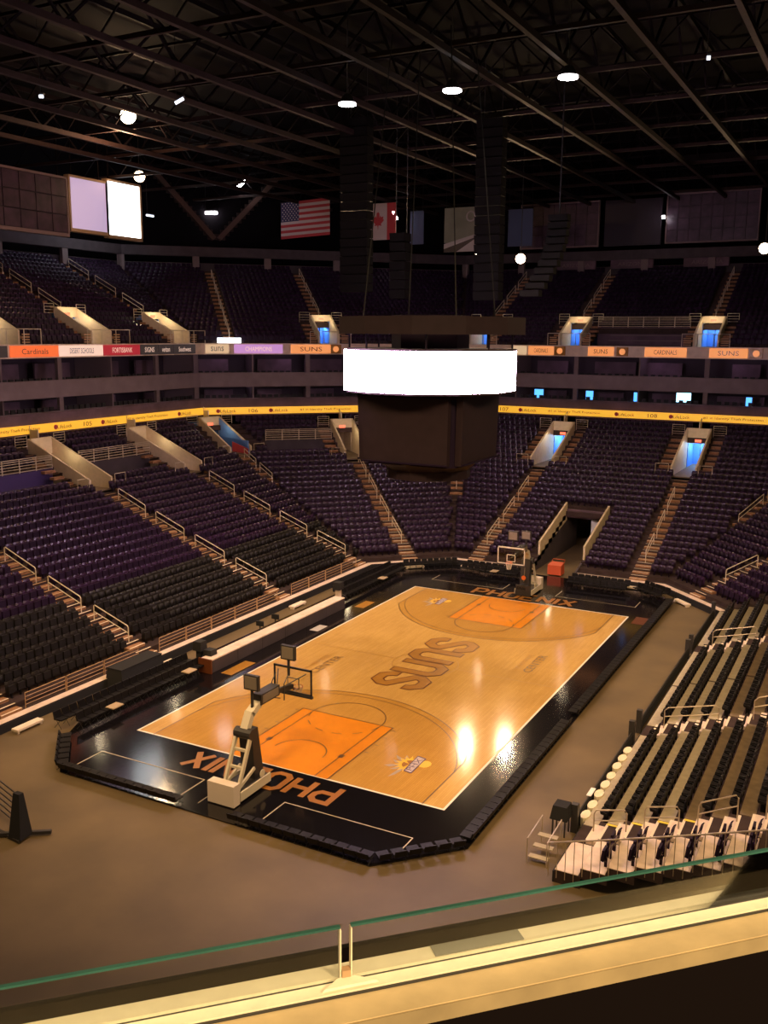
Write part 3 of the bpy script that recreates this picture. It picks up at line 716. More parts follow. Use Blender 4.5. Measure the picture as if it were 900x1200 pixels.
# ------------------------------------------------------------------ ribbon, suites, fascia, upper deck
def ad_font(seg, txt, s, z, h, d, m, name, parent, wdt=None):
    return lettering(txt, seg.pt(s, d, z), (seg.t[0], seg.t[1], 0), (0, 0, 1), h, m, name, parent, .012, wdt)
nums = {'left': [(-2, '104'), (17, '105')], 'far left corner': [(0, '106')], 'far end': [(-5.2, '107'), (1.6, '108')], 'far right corner': [(0, '109')], 'right': []}
for seg in segs:
    lo = -24 if seg is SL else None
    T = thing('ribbon_board', seg.pt(0, DU, 10), 'yellow lit ribbon sign round the top of the lower bowl, '+seg.key+' length', 'sign', 'yellow ribbon signs')
    mb = MB(); seg.strip(mb, 23.85, 24.05, 10.15, 10.80, 0, lo); mb.build('display', 'gold_ribbon', T)
    if seg is not SR:
        L = seg.lim(24); s = -L+1.5 if seg is not SL else -6
        step = 0
        items = ['logo', 'num', 'logo', 'tag']
        numi = 0
        while s < L-1:
            it = items[step % 4]; step += 1
            if it == 'logo':
                ad_font(seg, 'LifeLock', s+.95, 10.47, .30, 23.84, 'ribbon_text', 'lettering', T, 1.5)
                mb = MB(); x, y, z = seg.pt(s, 23.84, 10.47)
                mb.hexa([seg.pt(s+.2*math.cos(a), 23.84, 10.47+.2*math.sin(a)) for a in [-2*PI*j/8 for j in range(8)]], [seg.pt(s+.2*math.cos(a), 23.82, 10.47+.2*math.sin(a)) for a in [-2*PI*j/8 for j in range(8)]]); mb.build('round_mark', 'ribbon_red', T)
                s += 3.1
            elif it == 'num':
                nm = nums[seg.key][numi % len(nums[seg.key])][1]; numi += 1
                ad_font(seg, nm, s+.3, 10.47, .36, 23.84, 'ribbon_text', 'lettering', T, .9); s += 2.0
            else:
                ad_font(seg, '#1 in Identity Theft Protection', s+2.4, 10.47, .30, 23.84, 'ribbon_text', 'lettering', T, 5.2); s += 6.6
    # suite tier facade
    W = thing('suite_tier', seg.pt(0, 26, 10), 'two dark storeys of suites above the yellow ribbon, '+seg.key, kind='structure')
    mb = MB(); seg.strip(mb, 24.1, 24.6, 10.0, 11.6, 0, lo); mb.build('lower_parapet', 'suite_wall', W)
    mb = MB(); seg.strip(mb, 24.55, 24.62, 11.6, 11.66, 0, lo); mb.build('ledge', 'suite_column', W)
    mb = MB(); seg.strip(mb, 24.2, 24.5, 12.75, 14.05, 0, lo); mb.build('balcony_front', 'suite_band', W)
    mb = MB(); seg.strip(mb, 24.18, 24.52, 14.05, 14.11, 0, lo); mb.build('balcony_coping', 'suite_column', W)
    mb = MB(); seg.strip(mb, 24.5, 29, 12.75, 13.1, 0, lo); mb.build('floor_slab', 'suite_dark', W)
    mb = MB(); seg.strip(mb, 24.4, 29, 10.6, 10.8, 0, lo); mb.build('floor_slab', 'suite_dark', W)
    mb = MB(); seg.strip(mb, 29, 29.2, 10.6, 16, 0, lo); mb.build('back_wall', 'suite_dark', W)
    mb = MB(); seg.strip(mb, 24, 29.2, 15.9, 16.2, 0, lo); mb.build('soffit', 'suite_dark', W)
    L = seg.lim(25); a0 = -24 if seg is SL else -L
    n = round((L-a0)/5.9); 
    for k in range(n+1):
        s = a0+(L-a0)*k/n
        wd = .42 if k % 2 == 0 else .14
        for (z0, z1) in ((11.0, 12.8), (13.9, 15.95)):
            mb = MB(); seg.box(mb, s-wd/2, s+wd/2, 24.7, 25.0 if wd > .2 else 28.9, z0, z1); mb.build('column' if wd > .2 else 'partition', 'suite_column', W)
        if k < n:
            for (z0, z1) in ((11.0, 12.6), (13.3, 15.6)):
                mb = MB(); c = s+(L-a0)/n*(.25+.3*random.random()); wq = .9+random.random()*1.2
                seg.box(mb, c-wq, c+wq, 27.6, 27.8, z0+.5, z1-.3); mb.build('wall_panel', 'suite_wall', W)
                mb = MB()
                for j in range(8):
                    a = s+(j+.8)*(L-a0)/n/9; seg.box(mb, a-.2, a+.2, 25.0, 25.1, z0+.2, z0+.95)
                mb.build('suite_chairs', 'dark', W, 'stuff')
    # deck fascia
    mb = MB(); seg.strip(mb, 23.9, 24.2, 15.85, 16.9, 0, lo); W2 = mb.build('deck_fascia', 'fascia', kind='structure'); tag(W2, 'pale fascia beam along the front edge of the upper deck, '+seg.key)
ads = [(SL, 4.85, 9.5, 'ad_orange', 'Cardinals', 'ad_dark'), (SL, 9.6, 14.3, 'ad_white', 'DESERT SCHOOLS', 'logo_purple'), (SL, 14.4, 18.7, 'ad_maroon', 'FORTISBANK', 'ad_white'), (SL, 18.8, 21.0, 'ad_dark', 'SIGNS', 'ad_white'), (SL, 21.1, 23.0, 'ad_dark', 'verizon', 'ad_white'), (SL, 23.1, 26.2, 'ad_dark', 'Southwest', 'ad_white'),
       (SL, -4.0, 4.6, 'ad_dark', 'PHOENIX', 'ad_white'), (SFL, -12.8, -10.6, 'ad_beige', 'suns', 'ad_dark'), (SFL, -10.1, -5.4, 'ad_purple', 'CHAMPIONS', 'ad_white'), (SFL, -4.6, -.6, 'ad_amber', 'SUNS', 'letter_edge'), (SF, -12.5, -11.0, 'ad_beige', '', ''), (SF, -10.8, -8.2, 'ad_amber', 'CARDINALS', 'letter_edge'), (SF, -4.8, -2.3, 'ad_amber', 'SUNS', 'letter_edge'), (SF, .6, 4.4, 'ad_amber', 'CARDINALS', 'letter_edge'), (SF, 6.4, 9.7, 'ad_amber', 'SUNS', 'letter_edge')]
sq = [(SF, -7.6), (SF, -1.5), (SF, 10.4), (SFL, -.1)]
for k, (seg, a, b, m, txt, tm) in enumerate(ads):
    T = thing('advert_panel', seg.pt((a+b)/2, 23.85, 15.95), '%s lit advert panel on the upper deck fascia, %s along from the left edge' % ({'ad_orange': 'orange', 'ad_white': 'pinkish white', 'ad_maroon': 'maroon', 'ad_dark': 'black', 'ad_beige': 'beige', 'ad_purple': 'lilac', 'ad_amber': 'amber'}[m], nth(k+1)), 'sign', 'advert panels on the deck fascia')
    mb = MB(); seg.box(mb, a, b, 23.82, 23.9, 15.95, 16.8); mb.build('display', m, T)
    if txt: ad_font(seg, txt, (a+b)/2, 16.37, .42, 23.80, tm, 'lettering', T, (b-a)*.55)
for k, (seg, s) in enumerate(sq):
    T = thing('advert_panel', seg.pt(s, 23.85, 15.95), 'small square brown and orange emblem panel on the deck fascia, %s of the four' % nth(k+1), 'sign', 'emblem panels on the deck fascia')
    mb = MB(); seg.box(mb, s-.55, s+.55, 23.82, 23.9, 15.95, 16.8); mb.build('display', 'letter_brown', T)
    mb = MB(); mb.hexa([seg.pt(s+.3*math.cos(a), 23.815, 16.37+.3*math.sin(a)) for a in [-2*PI*j/10 for j in range(10)]], [seg.pt(s+.3*math.cos(a), 23.80, 16.37+.3*math.sin(a)) for a in [-2*PI*j/10 for j in range(10)]]); mb.build('emblem', 'ad_amber', T)

# televisions glowing in the lower suites
tvs = [(-10.1, 'tv_blue', .9, 12.1), (-4.9, 'tv_blue', .7, 12.1), (-.3, 'tv_blue', .5, 12.1), (4.1, 'tv_white', 1.3, 12.2), (9.9, 'tv_blue', .5, 12.0), (12.8, 'tv_blue', 1.2, 11.9)]
for k, (x, m, wd, z) in enumerate(tvs):
    T = thing('television', SF.pt(x, 24.7, z-.5), '%s glowing television in the lower suites of the far side, %s from the left' % ('white' if m == 'tv_white' else 'blue', nth(k+1)), 'television', 'televisions in the suites')
    mb = MB(); SF.box(mb, x-wd/2, x+wd/2, 25.4, 25.5, z-.45, z+.4); mb.build('screen', m, T)
    mb = MB(); SF.box(mb, x-wd/2-.05, x+wd/2+.05, 25.5, 25.6, z-.5, z+.45); SF.box(mb, x-.05, x+.05, 25.5, 25.6, 11.2, z-.4); mb.build('casing', 'dark', T)
for seg, x, z in ((SFL, -10.5, 14.7), (SFL, -4.4, 14.7), (SFL, -9.2, 12.0), (SF, 8.4, 14.9), (SF, -7.0, 14.6), (SF, 1.5, 14.7)):
    light('suite_light', 'POINT', seg.pt(x, 26.3, z+.8), 14, (.85, .55, .95), .25)

# upper deck
def zu(i): return ZU+RU*i
def zuf(d): return ZU+RU*((d-DU)/TU)
UV = [(SL, 5.3, 1.2, 24.6, 28.6), (SL, 15.0, 1.2, 24.6, 28.6), (SL, 25.2, 1.2, 24.6, 28.2), (SFL, -.6, 1.1, 24.6, 28.2), (SF, -16.5, 1.2, 24.6, 28.2), (SF, -6.9, 1.15, 24.6, 28.2), (SF, 5.9, 1.15, 24.6, 28.2), (SFR, 0, 1.1, 24.6, 28.2)]
UP = [(SF, -5.0, 3.9, 24.5, 27.6)]
UAIS = {'left': [5.3, 15.0, 25.2], 'far left corner': [-10.4, -.6], 'far end': [-16.5, -6.9, 5.9], 'far right corner': [0], 'right': []}
useats = []
for seg in segs[:4]:
    T = thing('seating_tier', seg.pt(0, DU+8, ZU), 'steep dark seating tier of the upper deck, '+seg.key, kind='structure')
    mb = MB()
    for i in range(NU):
        d0, d1 = DU+i*TU, DU+(i+1)*TU
        if i == 0: d0 = DU+.2
        lo0, hi0, lo1, hi1 = -seg.lim(d0), seg.lim(d0), -seg.lim(d1), seg.lim(d1)
        if seg is SL: lo0 = lo1 = -20
        cuts = [(v[1]-v[2], v[1]+v[2]) for v in UV if v[0] is seg and d0 > v[3]-.9 and d1 < v[4]+.7]
        cuts += [(v[1], v[2]) for v in UP if v[0] is seg and d0 > v[3]-.2 and d1 < v[4]+.3]
        cur0, cur1 = lo0, lo1
        for (a, b) in sorted(cuts)+[(None, None)]:
            e0, e1 = (hi0, hi1) if a is None else (a, a)
            if e0 > cur0: seg.quad(mb, (cur0, e0), (cur1, e1), d0, d1, zu(i)-.55, zu(i))
            if b is not None: cur0 = cur1 = b
        ds = d0+.58 if i else d0+.42
        s = -seg.lim(ds)+.4 if seg is not SL else -12
        ex = [(a-.6, a+.6, 0, 99) for a in UAIS[seg.key]]
        ex += [(v[1]-v[2]-1.0, v[1]+v[2]+1.0, v[3]-1, v[4]+.5) for v in UV if v[0] is seg]
        ex += [(v[1]-.1, v[2]+.1, v[3]-.3, v[4]+.2) for v in UP if v[0] is seg]
        while s < seg.lim(ds)-.3:
            hit = None
            for (a, b, da, db) in ex:
                if a-.24 < s < b+.24 and da <= ds <= db: hit = b+.26
            if hit is not None: s = hit; continue
            x, y, _ = seg.pt(s, ds)
            if inview(x, y, zu(i)+.5, 90): useats.append((x, y, zu(i), seg.ang(), seg, i, s))
            s += .53
    mb.build('terrace', 'tier_concrete', T)
    mb = MB(); d = DU+NU*TU; lo = -20 if seg is SL else None
    seg.strip(mb, d, d+.3, zu(NU-1)-.5, zu(NU-1)+.9, 0, lo); mb.build('back_parapet', 'dark_wall', T)
    # rear concourse wall and crossbeam above the deck
    W = thing('deck_back_wall', seg.pt(0, d+2, 24), 'dark wall and crossbeam behind the upper deck, '+seg.key, kind='structure')
    mb = MB(); seg.strip(mb, d+3, d+3.3, 22, 36, 0, lo); mb.build('rear_wall', 'roof', W)
    mb = MB(); seg.strip(mb, 39.2, 39.8, 26.0, 27.0, 0, lo); mb.build('crossbeam', 'dark_wall', W)
    L = seg.lim(39.5); a0 = -14 if seg is SL else -L; n = round((L-a0)/7.5)
    for k in range(n+1):
        s = a0+(L-a0)*k/n
        mb = MB(); seg.box(mb, s-.35, s+.35, 39.3, 39.7, 24.0, 26.0); mb.build('hanger_post', 'suite_column', W)
near = sorted([q for q in useats if inview(q[0], q[1], q[2]+.5)], key=camd)[:300]; ids = set(id(q) for q in near)
rc = {}
for q in sorted(near, key=lambda q: q[6]):
    k = (q[4].key, q[5]); rc[k] = rc.get(k, 0)+1
    single_seat('spectator_chair', 'purple', q[:4], 'purple upper deck seat, %s visible from the left in row %s, %s' % (nth(rc[k]), nth(q[5]+1), SIDE[q[4].key][0]), 'seat', 'purple seats of the upper deck')
stuff_seats('spectator_chair_rows', [q for q in useats if id(q) not in ids], 'purple', 'rows of purple seats filling the rest of the upper deck', 'seats')
UVL = ['cream walled upper deck entrance cut by the left edge', 'cream walled upper deck entrance above the maroon advert', 'small cream upper deck entrance at the left bend of the deck', 'blue lit upper deck entrance left of the scoreboard', 'upper deck entrance glowing behind the scoreboard ring', 'blue lit upper deck entrance right of the scoreboard', 'blue lit upper deck entrance nearest the right edge', 'upper deck entrance in the far right corner']
for v, lb in zip(UV, UVL):
    seg, s, hw, d0, d1 = v
    onL = seg is SL
    vomitory(seg, s, hw, d0, d1, ZU-.05, zuf, lb, True, side_rails=False, op='blue_door', lp=70 if not onL else 25, wl=95 if onL else 60, group='entrances of the upper deck')
    T = thing('deck_railing', seg.pt(s, 24.3, ZU), 'cream railing before the '+lb.replace('cream walled ', '').replace('small cream ', '').replace('blue lit ', '').replace('upper deck ', ''), 'railing', 'railings on the upper deck edge')
    x0, x1 = s-hw-.9, s+hw+(1.6 if onL else 1.0); nb = 3
    for k in range(nb):
        a, b = x0+(x1-x0)*k/nb, x0+(x1-x0)*(k+1)/nb
        mb = MB(); mb.tube([seg.pt(a, 24.1, ZU), seg.pt(a, 24.1, ZU+1.15), seg.pt(b, 24.1, ZU+1.15), seg.pt(b, 24.1, ZU)], .04, 5); mb.build('rail_bay', 'cream_rail', T)
    for sg in (-1, 1):
        a = s+sg*(hw+.5)
        mb = MB()
        for h in (.1, .3, .5, .7): seg.box(mb, a-.35, a+.35, 24.5, 24.56, ZU+h, ZU+h+.1)
        mb.build('step_board', 'nosing_dim', T)
        # rails at the head
        z = zuf(d1); mb = MB(); b = s+sg*(hw+1.1); a = s+sg*(hw+.05)
        mb.tube([seg.pt(a, d1, z), seg.pt(a, d1, z+1), seg.pt(b, d1, z+1), seg.pt(b, d1, z)], .03, 5)
        for h in (.25, .5, .75): mb.tube([seg.pt(a, d1, z+h), seg.pt(b, d1, z+h)], .02, 4)
        mb.build('head_rail', 'cream_rail', T)
        for i in range(1, 5):
            mb = MB(); c = s+sg*(hw+.5); dd = DU+i*TU; seg.box(mb, c-.42, c+.42, dd+.35, dd+TU, zu(i), zu(i)+.2); mb.build('side_step', 'step_brown', T)
for (seg, a, b, d0, d1) in UP:
    platform(seg, a, b, d0, d1+.1, ZU, zuf(d1), 'railed platform between the two blue lit upper deck entrances', 'suite_wall', 'railed platforms')
    T = thing('bench_row', seg.pt(0, 25.5, ZU), 'two pale purple bench ledges on the upper deck platform', 'bench')
    for k in range(2):
        mb = MB(); seg.box(mb, a+1.5, b-.2, 26.1+k*.8, 26.5+k*.8, ZU+.45+k*.5, ZU+.55+k*.5); mb.build('ledge', 'suite_column', T)
# upper aisles with handrails
for seg in segs[:4]:
    for k, s in enumerate(UAIS[seg.key]):
        vm = [v for v in UV if v[0] is seg and abs(v[1]-s) < .1]
        i0 = 5 if vm else 0
        T = thing('aisle_stair', seg.pt(s, DU+i0*TU, zu(i0)), 'dim brown flight up the upper deck, %s aisle of the %s' % (nth(k+1), seg.key), kind='structure')
        for i in range(i0, NU-1):
            mb = MB(); seg.box(mb, s-.5, s+.5, DU+i*TU+.42, DU+i*TU+TU, zu(i), zu(i)+RU/2, 0); seg.box(mb, s-.48, s+.48, DU+i*TU+.40, DU+i*TU+.47, zu(i)+RU/2, zu(i)+RU/2+.006, 1)
            mb.build('step', ['step_brown', 'nosing_dim'], T)
        j = i0+1; q = 1
        while j+3 < NU:
            a0 = Vector(seg.pt(s, DU+j*TU, zu(j))); a1 = Vector(seg.pt(s, DU+(j+3)*TU, zu(j+3))); U = Vector((0, 0, 1))
            if inview(*a0, 20):
                t = thing('handrail', a0, 'dim handrail, %s up the %s aisle of the upper deck %s' % (nth(q), nth(k+1), seg.key), 'handrail', 'handrails of the upper deck')
                mb = MB(); mb.tube([a0, a0+U*.9, a1+U*.9, a1], .035, 5); mb.build('rail', 'cream_rail', t)
                mb = MB(); mb.tube([a0+U*.5, a1+U*.5], .028, 5); mb.build('mid_rail', 'cream_rail', t)
            j += 4; q += 1
# white table top near upper corner entrance, its brightness put in as emission
mb = MB(); SFL.box(mb, -11.6, -9.4, 23.98, 24.5, ZU+.02, ZU+.5); o = mb.build('glowing_table_top', 'lamp_dim'); o.data.materials[0] = MT['screen_lit']; tag(o, 'white table top with added glow on the deck edge at the left bend', 'light box')

# ------------------------------------------------------------------ basketball court
CT = thing('basketball_court', (0, 0, 0), 'maple basketball court with black apron and orange keys', 'court')
apr = [(-9.9, -16.6), (-7.6, -19.0), (7.0, -19.05), (9.5, -16.4), (9.5, 19.4), (7.0, 22.0), (-7.6, 22.0), (-11.6, 18.4), (-11.6, -4), (-11.6, -13), (-9.9, -16.6)][:-1]
mb = MB(); mb.prism(apr, .002, .05); mb.build('apron', 'apron_black', CT)
W_, L_ = 7.62, 14.325
mb = MB(); mb.box(-W_, W_, -L_, L_, .05, .054); mb.build('maple_floor', 'maple', CT)
def flat(name, polys, z, m):
    mb = MB()
    for p in polys:
        a = sum(p[i][0]*p[(i+1) % len(p)][1]-p[(i+1) % len(p)][0]*p[i][1] for i in range(len(p)))
        mb.face([(x, y, z+.0003*(len(mb.f) % 9)) for x, y in (p if a > 0 else p[::-1])])
    return mb.build(name, m, CT)
def strokes(pts, w, closed=False):
    """mitred ribbon along a polyline"""
    P = [Vector(p).to_2d() if len(p) > 2 else Vector(p) for p in pts]; n = len(P); Lp, Rp = [], []
    for i in range(n):
        a = P[i-1] if (i > 0 or closed) else None; b = P[(i+1) % n] if (i < n-1 or closed) else None
        d1 = (P[i]-a).normalized() if a is not None else None; d2 = (b-P[i]).normalized() if b is not None else None
        if d1 is None: d1 = d2
        if d2 is None: d2 = d1
        t = (d1+d2); 
        if t.length < 1e-6: t = d1
        t = t.normalized(); nn = Vector((-t.y, t.x)); c = max(.35, nn.dot(Vector((-d1.y, d1.x))))
        Lp.append(P[i]+nn*w/2/c); Rp.append(P[i]-nn*w/2/c)
    out = []
    for i in range(n if closed else n-1):
        j = (i+1) % n; out.append([tuple(Lp[i]), tuple(Rp[i]), tuple(Rp[j]), tuple(Lp[j])])
    return out
Z1, Z2, Z3, Z4, Z5 = .058, .061, .064, .067, .070
def arc(cx, cy, r, a0, a1, n=32): return [(cx+r*math.cos(a0+(a1-a0)*i/n), cy+r*math.sin(a0+(a1-a0)*i/n)) for i in range(n+1)]
for sg, nm in ((-1, 'near'), (1, 'far')):
    hy = sg*(L_-1.6)
    def half(p): return [(x, y) for x, y in p]
    def tp(R, xs):
        a = math.acos(xs/R)
        ar = [(R*math.cos(t), hy-sg*R*math.sin(t)) for t in [a+(PI-2*a)*i/40 for i in range(41)]]
        return [(xs, sg*L_)]+ar+[(-xs, sg*L_)]
    o3 = tp(7.24, 6.70); i3 = tp(6.85, 6.70)
    flat('stained_zone', [o3], Z1, 'maple_stained')
    flat('three_point_line', strokes(o3, .05), Z2, 'line_dark')
    flat('three_point_line', strokes([(x, y) for x, y in i3[1:-1]], .04), Z2, 'line_dark')
    y0, y1 = sg*L_, sg*(L_-5.79)
    flat('painted_key', [[(-2.44, y0), (2.44, y0), (2.44, y1), (-2.44, y1)]], Z3, 'key_orange')
    flat('key_line', strokes([(-2.44, y0), (-2.44, y1), (2.44, y1), (2.44, y0)], .06), Z4, 'line_dark')
    flat('lane_line', strokes([(-1.83, y0), (-1.83, y1)], .05)+strokes([(1.83, y0), (1.83, y1)], .05), Z4, 'line_dark')
    flat('free_throw_arc', strokes([(1.83*math.cos(t), y1-sg*1.83*math.sin(t)) for t in [PI*i/24 for i in range(25)]], .05), Z4, 'line_dark')
    dash = []
    for k in range(6):
        a = PI*(k+.25)/6; dash += strokes([(1.83*math.cos(t), y1+sg*1.83*math.sin(t)) for t in (a, a+.13, a+.26)], .05)
    flat('dashed_arc', dash, Z4, 'line_dark')
    flat('restricted_arc', strokes([(1.22*math.cos(t), hy-sg*1.22*math.sin(t)) for t in [PI*i/20 for i in range(21)]], .05), Z4, 'line_dark')
    blk = [[(x-.12, sg*(L_-2.1)-.15), (x+.12, sg*(L_-2.1)-.15), (x+.12, sg*(L_-2.1)+.15), (x-.12, sg*(L_-2.1)+.15)] for x in (-1.86, 1.86)]
    flat('lane_block', blk, Z5, 'line_dark')
    hs = []
    for k in range(1, 5):
        for x in (-2.62, 2.62): hs += strokes([(x-.1, sg*(L_-2.1-.85*k)), (x+.1, sg*(L_-2.1-.85*k))], .05)
    flat('hash_mark', hs, Z4, 'line_dark')
flat('boundary_line', strokes([(-W_, -L_), (W_, -L_), (W_, L_), (-W_, L_)], .10, True), Z2, 'line_white')
flat('centre_line', strokes([(-W_, 0), (-1.8, 0)], .03)+strokes([(1.8, 0), (W_, 0)], .03), Z2, 'letter_brown')
flat('centre_circle', strokes(arc(0, 0, 1.83, 0, 2*PI, 40)[:-1], .03, True), Z2, 'letter_brown')
GL = {'P': [[(0, 0), (0, 6), (3, 6), (4, 5), (4, 3.6), (3, 2.6), (0, 2.6)]], 'H': [[(0, 0), (0, 6)], [(4, 0), (4, 6)], [(0, 3), (4, 3)]],
      'O': [[(1, 0), (3, 0), (4, 1), (4, 5), (3, 6), (1, 6), (0, 5), (0, 1), (1, 0)]], 'E': [[(4, 6), (0, 6), (0, 0), (4, 0)], [(0, 3), (3, 3)]],
      'N': [[(0, 0), (0, 6)], [(0, 6), (4, 0)], [(4, 0), (4, 6)]], 'I': [[(0, 0), (0, 6)]], 'X': [[(0, 0), (4, 6)], [(0, 6), (4, 0)]],
      'S': [[(4.0, 4.3), (4, 5), (3, 6), (1, 6), (0, 5), (0, 4.2), (4, 1.8), (4, 1), (3, 0), (1, 0), (0, 1), (0, 1.7)]],
      'U': [[(0, 6), (0, 1), (1, 0), (3, 0), (4, 1), (4, 6)]], 'n': [[(0, 0), (0, 5), (1, 6), (3, 6), (4, 5), (4, 0)]]}
def word(txt, org, u, v, width, height, sw, m, edge=None, gap=1.6, ew=.16):
    wd = [(0 if c == 'I' else 4) for c in txt]; total = sum(wd)+gap*(len(txt)-1)
    sx = (width-sw)/total; sy = (height-sw)/6; x = 0
    for c, w0 in zip(txt, wd):
        for z, mm, ws in ((Z3, edge, sw+ew), (Z5, m, sw)):
            if mm is None: continue
            ps = []
            for st in GL[c]:
                pts = []
                for (px, py) in st:
                    a = (x+px)*sx-(width-sw)/2; b = py*sy-(height-sw)/2
                    pts.append((org[0]+u[0]*a+v[0]*b, org[1]+u[1]*a+v[1]*b))
                if ws > sw:    # lengthen open ends
                    p0, p1 = Vector(pts[0]), Vector(pts[1]); pts[0] = tuple(p0-(p1-p0).normalized()*ew/2)
                    p0, p1 = Vector(pts[-1]), Vector(pts[-2]); pts[-1] = tuple(p0-(p1-p0).normalized()*ew/2)
                cl = len(st) > 3 and st[0] == st[-1]
                ps += strokes(pts[:-1] if cl else pts, ws, cl)
            flat('letter' if mm == m else 'letter_outline', ps, z, mm)
        x += w0+gap
word('SUnS', (0, .35), (0, 1), (-1, 0), 8.5, 2.95, .50, 'letter_brown', 'letter_edge', gap=1.9, ew=.16)
word('PHOENIX', (-.1, -15.45), (-1, 0), (0, -1), 7.4, 1.6, .27, 'letter_orange', gap=1.8)
word('PHOENIX', (.1, 15.45), (1, 0), (0, 1), 7.4, 1.6, .27, 'letter_orange', gap=1.8)
for (x, y) in ((5.05, 2.95), (-4.95, -2.7)):
    lettering('US AIRWAYS', (x-.38, y, Z2), (0, 1, 0), (-1, 0, 0), .30, 'letter_brown', 'lettering', CT, 0, 2.6)
    lettering('CENTER', (x+.25, y, Z2), (0, 1, 0), (-1, 0, 0), .48, 'line_dark', 'lettering', CT, 0, 3.0)
for k, (x, y) in enumerate(((4.75, -11.5), (-4.6, 11.6))):
    def lp(pts): return [(x-q*.80, y+p) for p, q in pts]        # p along +Y, q up = -X
    fl = []
    for a, r in ((2.9, 1.5), (2.45, 1.05), (2.05, 1.3), (1.55, 1.0), (1.15, 1.2), (.7, .9)):
        c, s = math.cos(a), math.sin(a); fl.append(lp([(.35*c+.12*s, .35*s-.12*c), (r*c+.04*s, r*s), (r*.75*c-.14*s, r*.75*s+.14*c), (.35*c-.12*s, .35*s+.12*c)]))
    flat('flame', fl, Z3, 'logo_grey')
    st = []
    for i in range(20):
        a = -.5+PI*1.25*i/19; r = .80 if i % 2 == 0 else .5; st.append((r*math.cos(a), r*math.sin(a)))
    tri = [lp([(0, 0), st[i], st[i+1]]) for i in range(19)]
    flat('sun_rays', tri, Z4, 'logo_yellow')
    flat('sun_disc', [lp(arc(0, 0, .38, 0, 2*PI, 18)[:-1])], Z4+.002, 'letter_orange')
    flat('ball', [lp(arc(.30, -.72, .34, 0, 2*PI, 16)[:-1])], Z4+.003, 'logo_yellow')
    flat('banner_edge', [lp([(-.74, -.56), (.80, -.52), (.90, .04), (-.66, -.06)])], Z4+.004, 'logo_purple')
    flat('banner_ground', [lp([(-.67, -.50), (.74, -.46), (.81, -.02), (-.61, -.12)])], Z4+.006, 'flag_white')
    lettering('PHX', (x+.21, y+.06, Z4+.010), (0, 1, 0), (-1, 0, 0), .26, 'logo_purple', 'lettering', CT, 0, 1.15)
# sponsor boxes outlined on the apron, and orange marks at the benches
for sg in (-1, 1):
    for (a, b) in ((-7.45, -1.9), (2.0, 7.5)):
        flat('box_outline', strokes([(a, sg*18.2), (a, sg*16.75), (b, sg*16.75), (b, sg*18.2)], .05), Z1, 'line_tan')
    flat('apron_line', strokes([(-.9, sg*14.6), (-.9, sg*18.4)], .03), Z1, 'line_tan')
for (a, b) in ((-6.6, -4.4), (7.7, 9.3)):
    flat('bench_mark', [[(-8.9, a), (-8.2, a), (-8.2, b), (-8.9, b)]], Z1, 'letter_brown')
flat('reflection_patch', [[(8.1, 13), (9.0, 13), (9.0, 14.6), (8.1, 14.6)]], Z1, 'letter_edge')  # reddish reflection on the apron, painted as a flat patch
flat('bench_sticker', [[(-8.8, 2.0), (-8.2, 2.0), (-8.2, 3.2), (-8.8, 3.2)]], Z1, 'banner_white')

